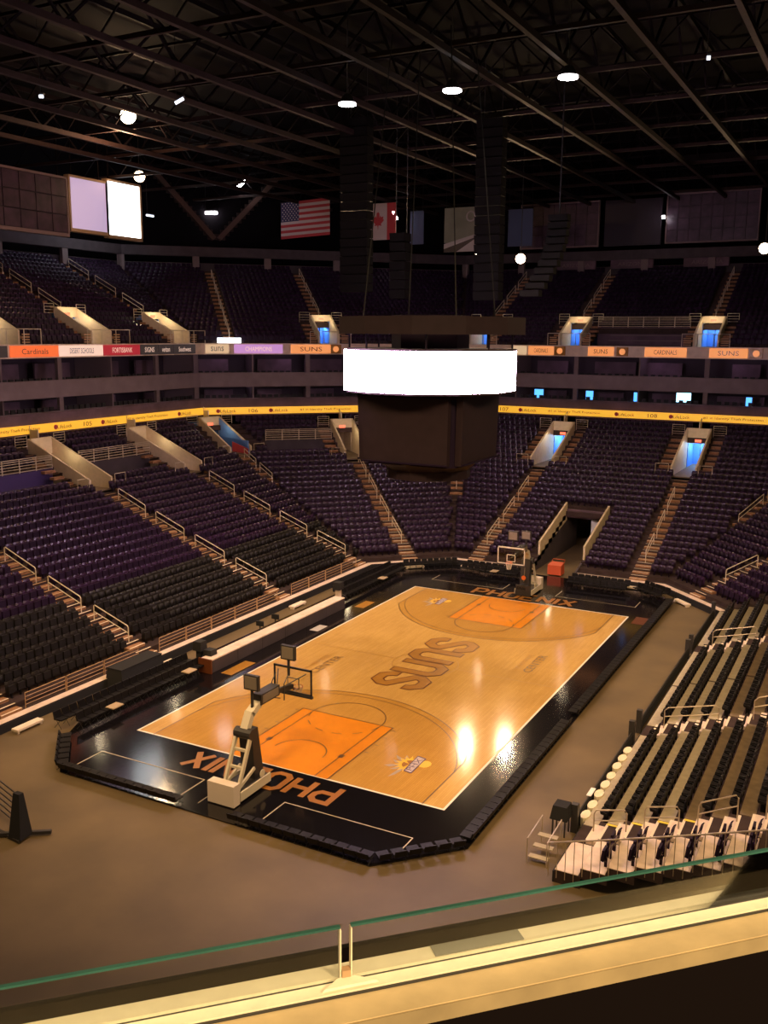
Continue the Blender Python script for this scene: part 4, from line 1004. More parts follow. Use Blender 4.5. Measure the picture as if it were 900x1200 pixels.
# ------------------------------------------------------------------ baskets
def hoop(sy, label):
    def P(x, y, z): return (x, sy*y, z)               # y measured outward from centre court, positive
    T = thing('basketball_hoop', (0, sy*16.5, .05), label, 'basketball hoop', 'basketball hoops')
    def bx(mb, x0, x1, y0, y1, z0, z1, m=0):
        ys = sorted((sy*y0, sy*y1)); mb.box(x0, x1, ys[0], ys[1], z0, z1, m)
    mb = MB(); bx(mb, -.55, .55, 15.6, 17.9, .1, .42); mb.build('base', 'hoop_dark', T)
    for x in (-.4, .4):
        for y in (15.9, 17.6):
            mb = MB(); mb.tube([(x-.05, sy*y, .12), (x+.05, sy*y, .12)], .08, 8); mb.build('wheel', 'hoop_grey', T)
    mb = MB(); bx(mb, -.62, .62, 17.75, 18.15, .1, .95); mb.build('rear_pad', 'pad_white', T)
    for sx in (-1, 1):
        mb = MB(); mb.bar(P(sx*.6, 17.7, .35), P(sx*.6, 15.7, .35), .06, .36); mb.build('side_board', 'hoop_cream', T)
        x = sx*.34
        mb = MB(); mb.bar(P(x, 17.5, .45), P(x, 16.6, 2.35), .10, .16); mb.build('mast_rear', 'hoop_cream', T)
        mb = MB(); mb.bar(P(x, 17.7, .42), P(x, 16.4, .95), .08, .12); mb.build('brace', 'hoop_cream', T)
    for (y, z) in ((17.1, 1.2), (16.8, 1.8)):
        mb = MB(); mb.bar(P(-.34, y, z), P(.34, y, z), .1, .1); mb.build('cross_bar', 'hoop_cream', T)
    mb = MB(); w = .32
    mb.hexa([P(-w, 15.75, .42), P(w, 15.75, .42), P(w, 16.35, .42), P(-w, 16.35, .42)][::(1 if sy > 0 else -1)], [P(-w, 16.1, 2.55), P(w, 16.1, 2.55), P(w, 16.5, 2.55), P(-w, 16.5, 2.55)][::(1 if sy > 0 else -1)])
    FP = mb.build('front_pad', 'hoop_dark', T)
    mb = MB(); mb.bar(P(0, 15.86, 1.05), P(0, 16.02, 2.0), .3, .03, up=(1, 0, 0)); mb.build('pad_panel', 'hoop_grey', T)
    mb = MB(); mb.tube([P(-.40, 16.55, 2.4), P(.40, 16.55, 2.4)], .22, 12); mb.build('pivot', 'hoop_dark', T)
    mb = MB(); mb.bar(P(0, 16.6, 2.35), P(0, 16.15, 3.15), .34, .26, up=(0, 1, 0)); mb.bar(P(0, 16.2, 3.05), P(0, 15.4, 3.45), .34, .26); mb.build('upper_arm', 'hoop_cream', T)
    mb = MB(); bx(mb, -.22, .22, 14.4, 15.7, 3.28, 3.72); mb.build('counterweight_box', 'hoop_dark', T)
    mb = MB(); bx(mb, -.235, -.22, 14.5, 15.6, 3.34, 3.66); bx(mb, .22, .235, 14.5, 15.6, 3.34, 3.66); mb.build('box_panel', 'hoop_grey', T)
    mb = MB(); mb.bar(P(0, 14.5, 3.4), P(0, 13.15, 3.2), .16, .2); mb.build('boom', 'hoop_dark', T)
    for sx in (-1, 1):
        mb = MB(); mb.tube([P(0, 14.3, 3.4), P(sx*.7, 13.15, 3.85)], .025, 5); mb.build('strut', 'hoop_dark', T)
        mb = MB(); mb.tube([P(sx*.3, 13.9, 4.0), P(sx*.3, 14.2, 3.7), P(sx*.3, 14.2, 3.0), P(sx*.1, 13.9, 2.9)], .025, 5); mb.build('hose', 'hoop_dark', T)
    # board
    B = MB(); bx(B, -.915, .915, 13.08, 13.11, 2.92, 3.97); G = B.build('backboard', 'backboard_glass', T)
    f = MB(); t = .05
    bx(f, -.95, .95, 13.06, 13.13, 3.95, 4.03); bx(f, -.95, .95, 13.06, 13.13, 2.86, 2.94)
    bx(f, -.95, -.89, 13.06, 13.13, 2.86, 4.03); bx(f, .89, .95, 13.06, 13.13, 2.86, 4.03); f.build('board_frame', 'hoop_dark' if sy < 0 else 'hoop_cream', G)
    f = MB()
    for (a, b, c, d) in ((-.3, .3, 3.05, 3.09), (-.3, .3, 3.50, 3.54), (-.3, -.26, 3.05, 3.54), (.26, .3, 3.05, 3.54)): bx(f, a, b, 13.055, 13.075, c, d)
    f.build('target_square', 'line_white', G)
    f = MB(); bx(f, -.98, .98, 13.03, 13.16, 2.78, 2.88); f.build('bottom_pad', 'hoop_dark', G)
    R = MB(); cy = 12.72
    R.tube([P(.23*math.cos(a), cy+.23*math.sin(a), 3.05) for a in [2*PI*i/20 for i in range(20)]], .012, 5, closed=True); R.tube([P(0, 13.06, 3.03), P(0, 12.95, 3.04)], .05, 5)
    RI = R.build('rim', 'rim_orange', T)
    Nn = MB(); K = 12
    for i in range(K):
        a0, a1 = 2*PI*i/K, 2*PI*(i+1)/K
        for s1 in (a1, a0-(a1-a0)):
            Nn.tube([P(.23*math.cos(a0), cy+.23*math.sin(a0), 3.05), P(.17*math.cos((a0+s1)/2), cy+.17*math.sin((a0+s1)/2), 2.83), P(.12*math.cos(s1), cy+.12*math.sin(s1), 2.6)], .008, 3)
    Nn.build('net', 'net', RI)
    # shot clocks
    for (y, z0, z1) in ((16.0, 3.45, 4.0), (13.4, 4.05, 4.45)):
        c = MB(); bx(c, -.34, .34, y-.08, y+.08, z1, z1+.62)
        cb = c.build('shot_clock', 'hoop_dark', T)
        c = MB(); bx(c, -.28, .28, y-.1, y-.08, z1+.06, z1+.56); bx(c, -.28, .28, y+.08, y+.1, z1+.06, z1+.56); c.build('clock_face', 'hoop_grey', cb)
        c = MB(); c.tube([P(0, y, z0-.3), P(0, y, z1)], .06, 6); c.build('clock_pole', 'hoop_dark', T)
    # round badge and wording pads
    mb = MB(); mb.tube([(.63, sy*16.3, .75), (.66, sy*16.3, .75)], .16, 12); mb.build('round_badge', 'hoop_cream', T)
    if sy > 0:
        lettering('NOVA', (-.1, 15.58, .62), (1, 0, 0), (0, 0, 1), .22, 'line_white', 'lettering', T, .03, .7)
        mb = MB(); mb.box(-.5, .55, 15.55, 15.62, .1, .85); mb.build('front_panel', 'hoop_dark', T)
        mb = MB(); mb.tube([(0, 15.70, 1.35), (0, 15.74, 1.35)], .16, 12); mb.build('ball_emblem', 'rim_orange', T)
    return T
hoop(-1, 'basketball hoop with cream and black mast in front of the camera, on the near baseline')
hoop(1, 'basketball hoop with white framed backboard at the far baseline')

# ------------------------------------------------------------------ courtside chairs
def chair_meshes(zs, zb):
    b = MB(); b.hexa([(-.22, .17, zs), (.22, .17, zs), (.22, .24, zs), (-.22, .24, zs)], [(-.215, .25, zb), (.215, .25, zb), (.215, .31, zb), (-.215, .31, zb)])
    s = MB(); s.hexa([(-.22, -.23, zs+.02), (.22, -.23, zs+.02), (.21, .22, zs), (-.21, .22, zs)], [(-.22, -.23, zs+.08), (.22, -.23, zs+.08), (.21, .22, zs+.06), (-.21, .22, zs+.06)])
    lg = []
    for x in (-.21, .21):
        l = MB(); l.tube([(x, -.2, 0), (x, .24, zb*.8)], .013, 4); lg.append(l)
        l = MB(); l.tube([(x, .24, 0), (x, -.14, zs+.04)], .013, 4); lg.append(l)
        return [(b.mesh('backrest', 'chair_black'), 'backrest'), (s.mesh('seat', 'chair_black'), 'seat'), *[(l.mesh('leg', 'seat_metal'), 'leg') for l in lg]]
CM_TALL, CM_LOW = chair_meshes(.38, .76), chair_meshes(.20, .44)
def chair(x, y, z, rz, label, group, low=False):
    r = D.objects.new('courtside_chair', None); COL.objects.link(r); r.location = (x, y, z); r.rotation_euler = (0, 0, rz); tag(r, label, 'chair', group)
    for me, n in (CM_LOW if low else CM_TALL):
        c = D.objects.new(n, me); COL.objects.link(c); c.parent = r
def chair_row(p0, p1, face, what, group, skip=(), pitch=.47, z=.05, low=False):
    p0, p1 = Vector(p0), Vector(p1); n = int((p1-p0).length/pitch); rz = math.atan2(face[1], face[0])+PI/2
    for k in range(n):
        p = p0+(p1-p0)*(k+.5)/n
        if any(a <= k < b for a, b in skip): continue
        chair(p.x, p.y, z, rz+random.uniform(-.03, .03), 'black padded %scourtside chair, %s along %s' % ('low ' if low else '', nth(k+1), what), group, low)
chair_row((9.3, -16.2), (9.3, -4.3), (-1, 0), 'the right sideline from the near end', 'black chairs on the right sideline', low=True)
chair_row((9.3, -3.3), (9.3, 19.2), (-1, 0), 'the right sideline beyond the gap', 'black chairs on the right sideline', low=True)
chair_row((-7.6, -18.85), (-1.4, -18.85), (0, 1), 'the near baseline left of the hoop', 'black chairs on the near baseline', low=True)
chair_row((1.0, -18.85), (7.0, -18.85), (0, 1), 'the near baseline right of the hoop', 'black chairs on the near baseline', low=True)
chair_row((7.1, -18.8), (9.35, -16.4), (-.73, .68), 'the near right corner of the apron', 'black chairs across the near corners', low=True)
chair_row((-9.85, -16.5), (-7.6, -18.85), (.72, .69), 'the near left corner of the apron', 'black chairs across the near corners', low=True)
chair_row((-10.9, -16.0), (-10.9, -6.6), (1, 0), 'the rear bench row on the near left', 'black chairs of the near left bench')
chair_row((-9.9, -15.6), (-9.9, -6.9), (1, 0), 'the front bench row on the near left', 'black chairs of the near left bench')
chair_row((-11.1, 9.0), (-11.1, 17.6), (1, 0), 'the rear bench row on the far left', 'black chairs of the far left bench')
chair_row((-10.2, 8.8), (-10.2, 17.6), (1, 0), 'the front bench row on the far left', 'black chairs of the far left bench')
for (yy, a, b, lb) in ((20.6, -6.4, -1.8, 'the rear row left of the far hoop'), (19.6, -6.4, -1.8, 'the front row left of the far hoop'), (20.6, 1.9, 6.2, 'the rear row right of the far hoop'), (19.6, 1.9, 6.2, 'the front row right of the far hoop')):
    chair_row((a, yy), (b, yy), (0, -1), lb, 'black chairs behind the far baseline')
chair_row((-10.6, 18.3), (-7.2, 21.0), (.62, -.78), 'the far left corner of the apron', 'black chairs across the far corners')
chair_row((6.9, 21.2), (9.0, 19.7), (-.58, -.81), 'the rear row at the far right corner', 'black chairs across the far corners')
chair_row((6.6, 20.4), (8.6, 19.0), (-.58, -.81), 'the front row at the far right corner', 'black chairs across the far corners')

# scorer's table and small things on the left side
T = thing('scorers_table', (-9.6, .1, .05), 'long scorer table with beige top and dark front on the left sideline', 'table')
for k in range(6):
    y0 = -6.9+k*2.33
    mb = MB(); mb.box(-10.0, -9.25, y0, y0+2.3, .74, .80); mb.build('tabletop', 'lip', T)
    mb = MB(); mb.box(-9.32, -9.26, y0, y0+2.3, .06, .73); mb.build('front_panel', 'dark_wall', T)
    mb = MB(); mb.box(-9.98, -9.9, y0+.1, y0+.16, .05, .74); mb.box(-9.98, -9.9, y0+2.1, y0+2.16, .05, .74); mb.build('leg', 'hoop_dark', T)
mb = MB(); mb.box(-10.05, -9.2, -7.02, -6.92, .06, .84); mb.build('end_panel', 'letter_edge', T)
for (x, y, zz, lb) in ((-10.6, -.6, .0, 'small dark monitor stand behind the scorer table, nearer one'), (-10.6, 1.0, .0, 'small dark monitor stand behind the scorer table, farther one')):
    t = thing('monitor_stand', (x, y, 0), lb, 'monitor', 'monitors behind the scorer table')
    mb = MB(); mb.box(x-.25, x+.25, y-.05, y+.05, .75, 1.05); mb.build('screen_body', 'dark', t)
    mb = MB(); mb.bar((x, y, 0), (x, y, .8), .06, .06); mb.box(x-.2, x+.2, y-.2, y+.2, 0, .04); mb.build('pole', 'hoop_dark', t)
def pod(x, y, lb, zz=1.45, m='dark', pm='lip', w=.28):
    t = thing('camera_stand', (x, y, 0), lb, 'stand', 'box topped stands by the court')
    mb = MB(); mb.hexa([(x-w, y-w, zz-.5), (x+w, y-w, zz-.5), (x+w, y+w, zz-.5), (x-w, y+w, zz-.5)], [(x-w*.9, y-w*.9, zz), (x+w*.9, y-w*.9, zz), (x+w*.9, y+w*.9, zz), (x-w*.9, y+w*.9, zz)]); mb.build('box_head', m, t)
    mb = MB(); mb.box(x-w*.55, x+w*.55, y-w*.55, y+w*.55, 0, zz-.5); mb.build('post', pm, t)
pod(-10.3, 8.0, 'tan post with a dark box on top beyond the scorer table', 1.5)
pod(-10.5, -6.3, 'black box topped stand at the near end of the scorer table, taller one', 1.5, pm='dark')
pod(-9.9, -6.2, 'black box topped stand at the near end of the scorer table, lower one', 1.1, pm='dark')
T = thing('draped_table', (-12.3, -9.4, 0), 'black draped table on the floor against the left stand', 'table')
mb = MB(); mb.hexa([(-12.9, -11.0, 0), (-11.7, -11.0, 0), (-11.7, -7.7, 0), (-12.9, -7.7, 0)], [(-12.8, -10.85, 1.0), (-11.85, -10.85, 1.0), (-11.85, -7.85, 1.0), (-12.8, -7.85, 1.0)]); mb.build('drape', 'cloth_black', T)
mb = MB(); mb.box(-12.82, -11.82, -10.87, -7.83, 1.0, 1.04); mb.build('tabletop', 'cloth_black', T)
# folded papers / boxes on bench chairs
for (x, y, lb) in ((-9.7, -13.6, 'flat tan tray on the near left bench, nearer one'), (-9.7, -8.2, 'flat tan tray on the near left bench, farther one'), (-3.6, 19.5, 'flat tan tray on the chairs left of the far hoop'), (-9.9, 13.6, 'flat tan tray on the far left bench')):
    mb = MB(); mb.box(x-.25, x+.25, y-.35, y+.35, .535, .58); o = mb.build('tray', 'tan_cloth'); tag(o, lb, 'tray', 'flat trays on the chairs')
# stack of barrier frames on the floor at the left edge
T = thing('barrier_stack', (-5.2, -23.2, 0), 'black rack of stacked crowd barriers on the floor at the left edge', 'barrier rack')
mb = MB(); mb.hexa([(-5.15, -23.7, .1), (-4.55, -23.7, .1), (-4.6, -23.1, .1), (-5.1, -23.1, .1)], [(-5.0, -23.5, 1.75), (-4.7, -23.5, 1.75), (-4.7, -23.3, 1.75), (-5.0, -23.3, 1.75)]); mb.build('end_frame', 'cloth_black', T)
mb = MB(); mb.bar((-7.4, -25.0, .12), (-4.1, -22.7, .12), .14, .12); mb.build('base_beam', 'hoop_dark', T)
mb = MB(); mb.bar((-6.6, -23.4, .08), (-4.6, -23.7, .08), .10, .10); mb.build('base_beam', 'hoop_dark', T)
for k in range(6):
    mb = MB(); z = .45+k*.24; mb.tube([(-7.3, -22.6, z-.05), (-4.9, -23.4, z+.02)], .028, 5); mb.build('bar', 'hoop_dark', T)

# ------------------------------------------------------------------ hanging scoreboard
T = thing('scoreboard', (0, 0, 10.5), 'huge dark centre-hung scoreboard with a glowing white ring display', 'scoreboard')
def ngon(n, r, rot=0, cx=0, cy=0): return [(cx+r*math.cos(rot+2*PI*i/n), cy+r*math.sin(rot+2*PI*i/n)) for i in range(n)]
R8 = 4.52; pts = ngon(12, R8, PI/12, -.08)
for i in range(12):
    a, b = Vector(pts[i]), Vector(pts[(i+1) % 12]); d = (b-a); n = Vector((d.y, -d.x)).normalized()
    a2, b2 = a+d*.006, b-d*.006
    mb = MB(); q = [a2-n*.12, a2, b2, b2-n*.12]
    q = [(v.x, v.y) for v in q]; mb.prism(q[::-1] if False else q, 15.05, 17.05); mb.build('ring_display', 'screen_white', T)
mb = MB(); mb.prism(ngon(12, 4.45, PI/12), 14.95, 15.05); mb.prism(ngon(12, 4.45, PI/12), 17.05, 17.15); mb.build('ring_frame', 'scoreboard', T)
a = 2.95; c = .55
sq_ = [(-a+c, -a), (a-c, -a), (a, -a+c), (a, a-c), (a-c, a), (-a+c, a), (-a, a-c), (-a, -a+c)]
mb = MB(); k_ = .90; mb.hexa([(x*k_, y*k_, 11.35) for x, y in sq_], [(x*k_, y*k_, 15) for x, y in sq_]); mb.build('core', 'scoreboard_strip', T)
for i in (0, 2, 4, 6):
    p, q = Vector(sq_[i]), Vector(sq_[(i+1) % 8]); d = (q-p).normalized(); n = Vector((d.y, -d.x)); 
    mb = MB(); e = [p-n*.35, p, q, q-n*.35]; low = .0
    mb.hexa([(v.x*.97, v.y*.97, 11.45) for v in e], [(v.x, v.y, 14.95) for v in e]); sc = mb.build('video_screen', 'scoreboard', T)
    mb = MB(); 
    for zz in (11.5, 14.82): mb.bar((p.x*.99, p.y*.99, zz), (q.x*.99, q.y*.99, zz), .08, .08)
    mb.build('screen_trim', 'scoreboard_strip', sc)
mb = MB(); mb.hexa([(x, y, 10.95) for x, y in ngon(12, 2.2)], [(x, y, 11.4) for x, y in ngon(12, 2.75)]); mb.build('lower_collar', 'scoreboard_strip', T)
mb = MB(); mb.prism(ngon(16, 2.2), 10.5, 10.95); mb.build('lower_ring', 'scoreboard', T)
up = ngon(12, 4.85, PI/12)
for i in range(12):
    p, q = Vector(up[i]), Vector(up[(i+1) % 12]); d = (q-p).normalized(); n = Vector((d.y, -d.x)); e = [p-n*.7, p, q, q-n*.7]
    mb = MB(); mb.prism([(v.x, v.y) for v in e], 17.85, 18.7); mb.build('crown_panel', 'scoreboard', T)
for i in range(8):
    p = ngon(8, 4.2, PI/8)[i]
    mb = MB(); mb.tube([(p[0], p[1], 17.1), (p[0], p[1], 18.0)], .05, 6); mb.build('strut', 'scoreboard_strip', T)
for i in range(4):
    p = ngon(4, 3.6, PI/4)[i]
    mb = MB(); mb.tube([(p[0], p[1], 18.6), (p[0]*.6, p[1]*.6, 32)], .03, 5); mb.build('cable', 'dark', T)
mb = MB(); mb.prism(ngon(8, 2.0, PI/8), 17.1, 18.8); mb.build('winch_core', 'scoreboard_strip', T)

# hanging speaker clusters
for k, (x, y, z0, z1, wd, lb) in enumerate(((-14.3, 17.4, 20.9, 33, 1.12, 'tall black hanging speaker column left of the flags'), (-10.7, 17.4, 20.4, 25.0, .62, 'short narrow black hanging speaker column behind the scoreboard'), (-3.9, 17.4, 20.2, 32, .92, 'tall black hanging speaker column right of the grey green banner'))):
    T = thing('speaker_column', (x, y, z0), lb, 'speakers', 'hanging speaker columns')
    n = int((z1-z0)/.62)
    for i in range(n):
        z = z0+(z1-z0)*i/n; mb = MB(); mb.hexa([(x-wd, y-.4, z), (x+wd, y-.4, z), (x+wd, y+.5, z), (x-wd, y+.5, z)], [(x-wd, y-.5, z+.57), (x+wd, y-.5, z+.57), (x+wd, y+.5, z+.57), (x-wd, y+.5, z+.57)]); mb.build('speaker_box', 'speaker', T)
    mb = MB()
    for sx in (-1, 1): mb.tube([(x+sx*wd*.7, y+.2, z0), (x+sx*wd*.7, y+.2, 36.4)], .03, 4)
    mb.build('hanging_cable', 'dark', T)
T = thing('speaker_column', (1.3, 14, 20.2), 'curved dark line array of speakers hanging before the left wall display', 'speakers', 'hanging speaker columns')
for i in range(11):
    t = i/10; x = 2.1-1.2*t**2.2-.0; y = 14-1.4*t**2; z = 25.0-4.6*t
    mb = MB(); a = -.6*t; c_, s_ = math.cos(a), math.sin(a)
    mb.hexa([(x-.62, y-.35, z-.18), (x+.62, y-.35, z-.18), (x+.62, y+.35, z-.20), (x-.62, y+.35, z-.20)], [(x-.62, y-.35, z+.18), (x+.62, y-.35, z+.18), (x+.62, y+.35, z+.2), (x-.62, y+.35, z+.2)]); mb.build('speaker_box', 'speaker', T)
mb = MB(); mb.tube([(2.1, 14, 25), (2.1, 14, 36.4)], .05, 5); mb.build('hanging_cable', 'dark', T)

# ------------------------------------------------------------------ displays, flags, banners
def board(name, x0, x1, y, z0, z1, label, m, fm, cat='display', grid=(0, 0), th=.3, grp=None, zr=0):
    """panel facing -Y; zr raises the right end"""
    T = thing(name, ((x0+x1)/2, y, z0), label, cat, grp)
    def q(xa, xb, ya, yb, za, zb):
        f = lambda x: zr*(x-x0)/(x1-x0)
        mb.hexa([(xa, ya, za+f(xa)), (xb, ya, za+f(xb)), (xb, yb, za+f(xb)), (xa, yb, za+f(xa))], [(xa, ya, zb+f(xa)), (xb, ya, zb+f(xb)), (xb, yb, zb+f(xb)), (xa, yb, zb+f(xa))])
    gx, gz = grid
    if gx:
        for i in range(gx):
            for j in range(gz):
                mb = MB(); q(x0+(x1-x0)*i/gx+.03, x0+(x1-x0)*(i+1)/gx-.03, y, y+.2, z0+(z1-z0)*j/gz+.03, z0+(z1-z0)*(j+1)/gz-.03); mb.build('panel', m, T)
    mb = MB(); q(x0, x1, y+.12, y+th, z0, z1); mb.build('backing', 'suite_dark' if gx else m, T)
    if fm:
        for (a, b, c, d) in ((x0-.12, x1+.12, z1, z1+.14), (x0-.12, x1+.12, z0-.14, z0), (x0-.12, x0, z0, z1), (x1, x1+.12, z0, z1)):
            mb = MB(); q(a, b, y-.05, y+th, c, d); mb.build('frame_bar', fm, T)
    return T
mat('board_panel', (.05, .024, .042), .4, var=.5, scale=1.2)
board('wall_display', -17.5, -8.7, 61.0, 27.6, 32.2, 'dark framed wall display above the far deck, left of the pair', 'board_panel', 'board_frame', grid=(7, 4), grp='framed wall displays')
board('wall_display', -1.3, 7.8, 61.0, 27.65, 32.45, 'dark framed wall display above the far deck, right of the pair', 'board_panel', 'board_frame', grid=(8, 4), grp='framed wall displays')
board('wall_panel', -8.05, -1.95, 61.2, 27.5, 32.3, 'plain dark panel between the two far wall displays', 'board_off', None, 'panel')
for k, x in enumerate((-13.5, -7.2, .6)):
    T = thing('sign_box', (x+2.2, 61.5, 24.9), 'dim sign box under the far wall displays, %s from the left' % nth(k+1), 'sign', 'dim sign boxes behind the far deck')
    mb = MB(); mb.box(x, x+4.6, 61.4, 61.8, 25.1, 26.0); mb.build('sign_panel', 'suite_wall', T)
    lettering('ARIZONA', (x+2.4, 61.38, 25.55), (1, 0, 0), (0, 0, 1), .4, 'suite_column', 'lettering', T, .01, 3.2)
# left side displays face +X
def lboard(y0, y1, z0, z1, zr, x, label, m, fm, cat, grp, grid=None, name='hanging_display', top='board_frame_tan'):
    T = thing(name, (x, (y0+y1)/2, z0), label, cat, grp)
    f = lambda y: zr*(y-y0)/(y1-y0)
    def q(mb, ya, yb, xa, xb, za, zb):
        mb.hexa([(xa, ya, za+f(ya)), (xb, ya, za+f(ya)), (xb, yb, za+f(yb)), (xa, yb, za+f(yb))], [(xa, ya, zb+f(ya)), (xb, ya, zb+f(ya)), (xb, yb, zb+f(yb)), (xa, yb, zb+f(yb))])
    mb = MB(); q(mb, y0, y1, x-.5, x, z0, z1); mb.build('screen', m, T)
    if grid:
        for i in range(grid[0]):
            for j in range(grid[1]):
                mb = MB(); q(mb, y0+(y1-y0)*i/grid[0]+.05, y0+(y1-y0)*(i+1)/grid[0]-.05, x, x+.08, z0+(z1-z0)*j/grid[1]+.05, z0+(z1-z0)*(j+1)/grid[1]-.05); mb.build('panel', 'board_panel', T)
    for (a, b, c, d) in ((y0-.15, y1+.15, z1, z1+.2), (y0-.15, y1+.15, z0-.3, z0), (y0-.2, y0, z0, z1), (y1, y1+.2, z0, z1)):
        mb = MB(); q(mb, a, b, x-.5, x+.1, c, d); mb.build('frame_bar', fm, T)
    mb = MB(); q(mb, y0+.5, y0+.6, x-.4, x-.3, z1, 36.48-f(y0)); q(mb, y1-.6, y1-.5, x-.4, x-.3, z1, 36.48-f(y1)); mb.build('hanger', 'beam_dim', T)
    return T
lboard(25.3, 29.7, 27.0, 31.9, .0, -45.9, 'glaring white lit screen hanging at the upper left', 'screen_lit', 'board_frame_tan', 'display', None)
lboard(20.6, 25.1, 27.15, 31.6, .0, -45.9, 'pale lilac screen hanging left of the white lit one', 'screen_lilac', 'board_frame_tan', 'display', None)
lboard(9.5, 20.1, 26.6, 31.3, .0, -45.9, 'large dark framed display hanging at the left edge', 'board_off', 'board_frame', 'display', None, grid=(6, 3))
light('screen_lamp', 'POINT', (-44.6, 24.6, 32.9), 60, (1, .6, .3), .15)
# flags
T = thing('american_flag', (-36.8, 46, 28), 'American flag hanging above the far left of the upper deck', 'flag')
x0, x1, z0, z1 = -40.2, -33.9, 28.15, 32.0
f = lambda x: .25*(x-x0)/(x1-x0)
def fq(mb, xa, xb, za, zb, y=46, th=.06):
    mb.hexa([(xa, y, za+f(xa)), (xb, y, za+f(xb)), (xb, y+th, za+f(xb)), (xa, y+th, za+f(xa))], [(xa, y, zb+f(xa)), (xb, y, zb+f(xb)), (xb, y+th, zb+f(xb)), (xa, y+th, zb+f(xa))])
h = (z1-z0)/13
for i in range(13):
    mb = MB(); a = x0
    if i > 5: a = x0+(x1-x0)*.38
    fq(mb, a, x1, z0+h*i, z0+h*(i+1)); mb.build('stripe', 'flag_red' if i % 2 == 0 else 'flag_white', T)
mb = MB(); fq(mb, x0, x0+(x1-x0)*.38, z0+h*6, z1); mb.build('canton', 'flag_blue', T)
mb = MB()
for r in range(9):
    for c_ in range(6 if r % 2 == 0 else 5):
        cx_ = x0+.25+c_*.40+(.2 if r % 2 else 0); cz = z0+h*6+.18+r*.22
        mb.hexa([(cx_+.07*math.cos(t), 45.99, cz+f(cx_)+.07*math.sin(t)) for t in [-2*PI*j/5 for j in range(5)]], [(cx_+.07*math.cos(t), 45.98, cz+f(cx_)+.07*math.sin(t)) for t in [-2*PI*j/5 for j in range(5)]])
mb.build('stars', 'flag_white', T, 'stuff')
mb = MB(); mb.tube([(x0-.2, 46.03, z1+.05), (x1+.2, 46.03, z1+.3)], .05, 5); mb.build('batten', 'beam_dim', T)
T = thing('canadian_flag', (-27, 46, 27.5), 'red and white maple leaf flag partly behind the tall speaker column', 'flag')
for (a, b, m) in ((-30.4, -29.2, 'flag_red'), (-29.2, -26.9, 'flag_white'), (-26.9, -25.8, 'flag_red')):
    mb = MB(); mb.box(a, b, 46, 46.06, 27.6, 31.3); mb.build('stripe', m, T)
leaf = [(0, -1), (.08, -.45), (.5, -.5), (.4, -.3), (.85, .1), (.7, .2), (.75, .5), (.45, .42), (.3, .6), (.2, .35), (.2, .8), (0, 1)]
leaf = leaf+[(-x, z) for x, z in reversed(leaf[1:-1])]
mb = MB(); mb.face([(-27.95+x*.85, 45.98, 29.5+z*.95) for x, z in leaf]); mb.build('maple_leaf', 'flag_red', T)
T = thing('banner', (-18.4, 46, 26), 'grey green banner with a round emblem hanging between the speaker columns', 'banner')
for x in (-20.1, -16.5):
    mb = MB(); mb.tube([(x, 46.03, 30.3), (x, 46.03, 36.45)], .02, 4); mb.build('hanging_wire', 'dark', T)
mb = MB(); mb.box(-20.3, -16.3, 46, 46.06, 27.0, 30.4); mb.build('cloth', 'banner_green', T)
mb = MB(); mb.hexa([(-20.3, 45.97, 26.1), (-16.3, 45.97, 26.1), (-16.3, 46.05, 26.1), (-20.3, 46.05, 26.1)], [(-20.3, 45.97, 26.9), (-16.3, 45.97, 27.9), (-16.3, 46.05, 27.9), (-20.3, 46.05, 26.9)]); mb.build('lower_band', 'banner_white', T)
mb = MB(); mb.hexa([(-20.3, 45.95, 26.1), (-18.9, 45.95, 26.1), (-18.9, 45.96, 26.1), (-20.3, 45.96, 26.1)], [(-20.3, 45.95, 26.4), (-16.4, 45.95, 27.6), (-16.4, 45.96, 27.6), (-20.3, 45.96, 26.4)]); mb.build('dark_wedge', 'board_off', T)
mb = MB(); mb.tube([(-17.4+.45*math.cos(t), 45.98, 29.5+.45*math.sin(t)) for t in [2*PI*i/16 for i in range(16)]], .08, 4, closed=True); mb.build('round_emblem', 'banner_white', T)
for (a, b, z0, z1, lb) in ((-14.2, -11.6, 26.6, 30.2, 'plain dark blue banner right of the tall right speaker column'), (-25.2, -23.6, 27.2, 30.6, 'narrow dark blue banner just right of the red and white flag')):
    T = thing('banner', ((a+b)/2, 48, z0), lb, 'banner')
    mb = MB(); mb.box(a, b, 48, 48.06, z0, z1); mb.build('cloth', 'banner_blue', T)
    mb = MB(); mb.tube([(a, 48.03, z1), (b, 48.03, z1)], .05, 5); mb.build('batten', 'beam_dim', T)
    for x in (a+.1, b-.1):
        mb = MB(); mb.tube([(x, 48.03, z1), (x, 48.03, 36.45)], .02, 4); mb.build('hanging_wire', 'dark', T)
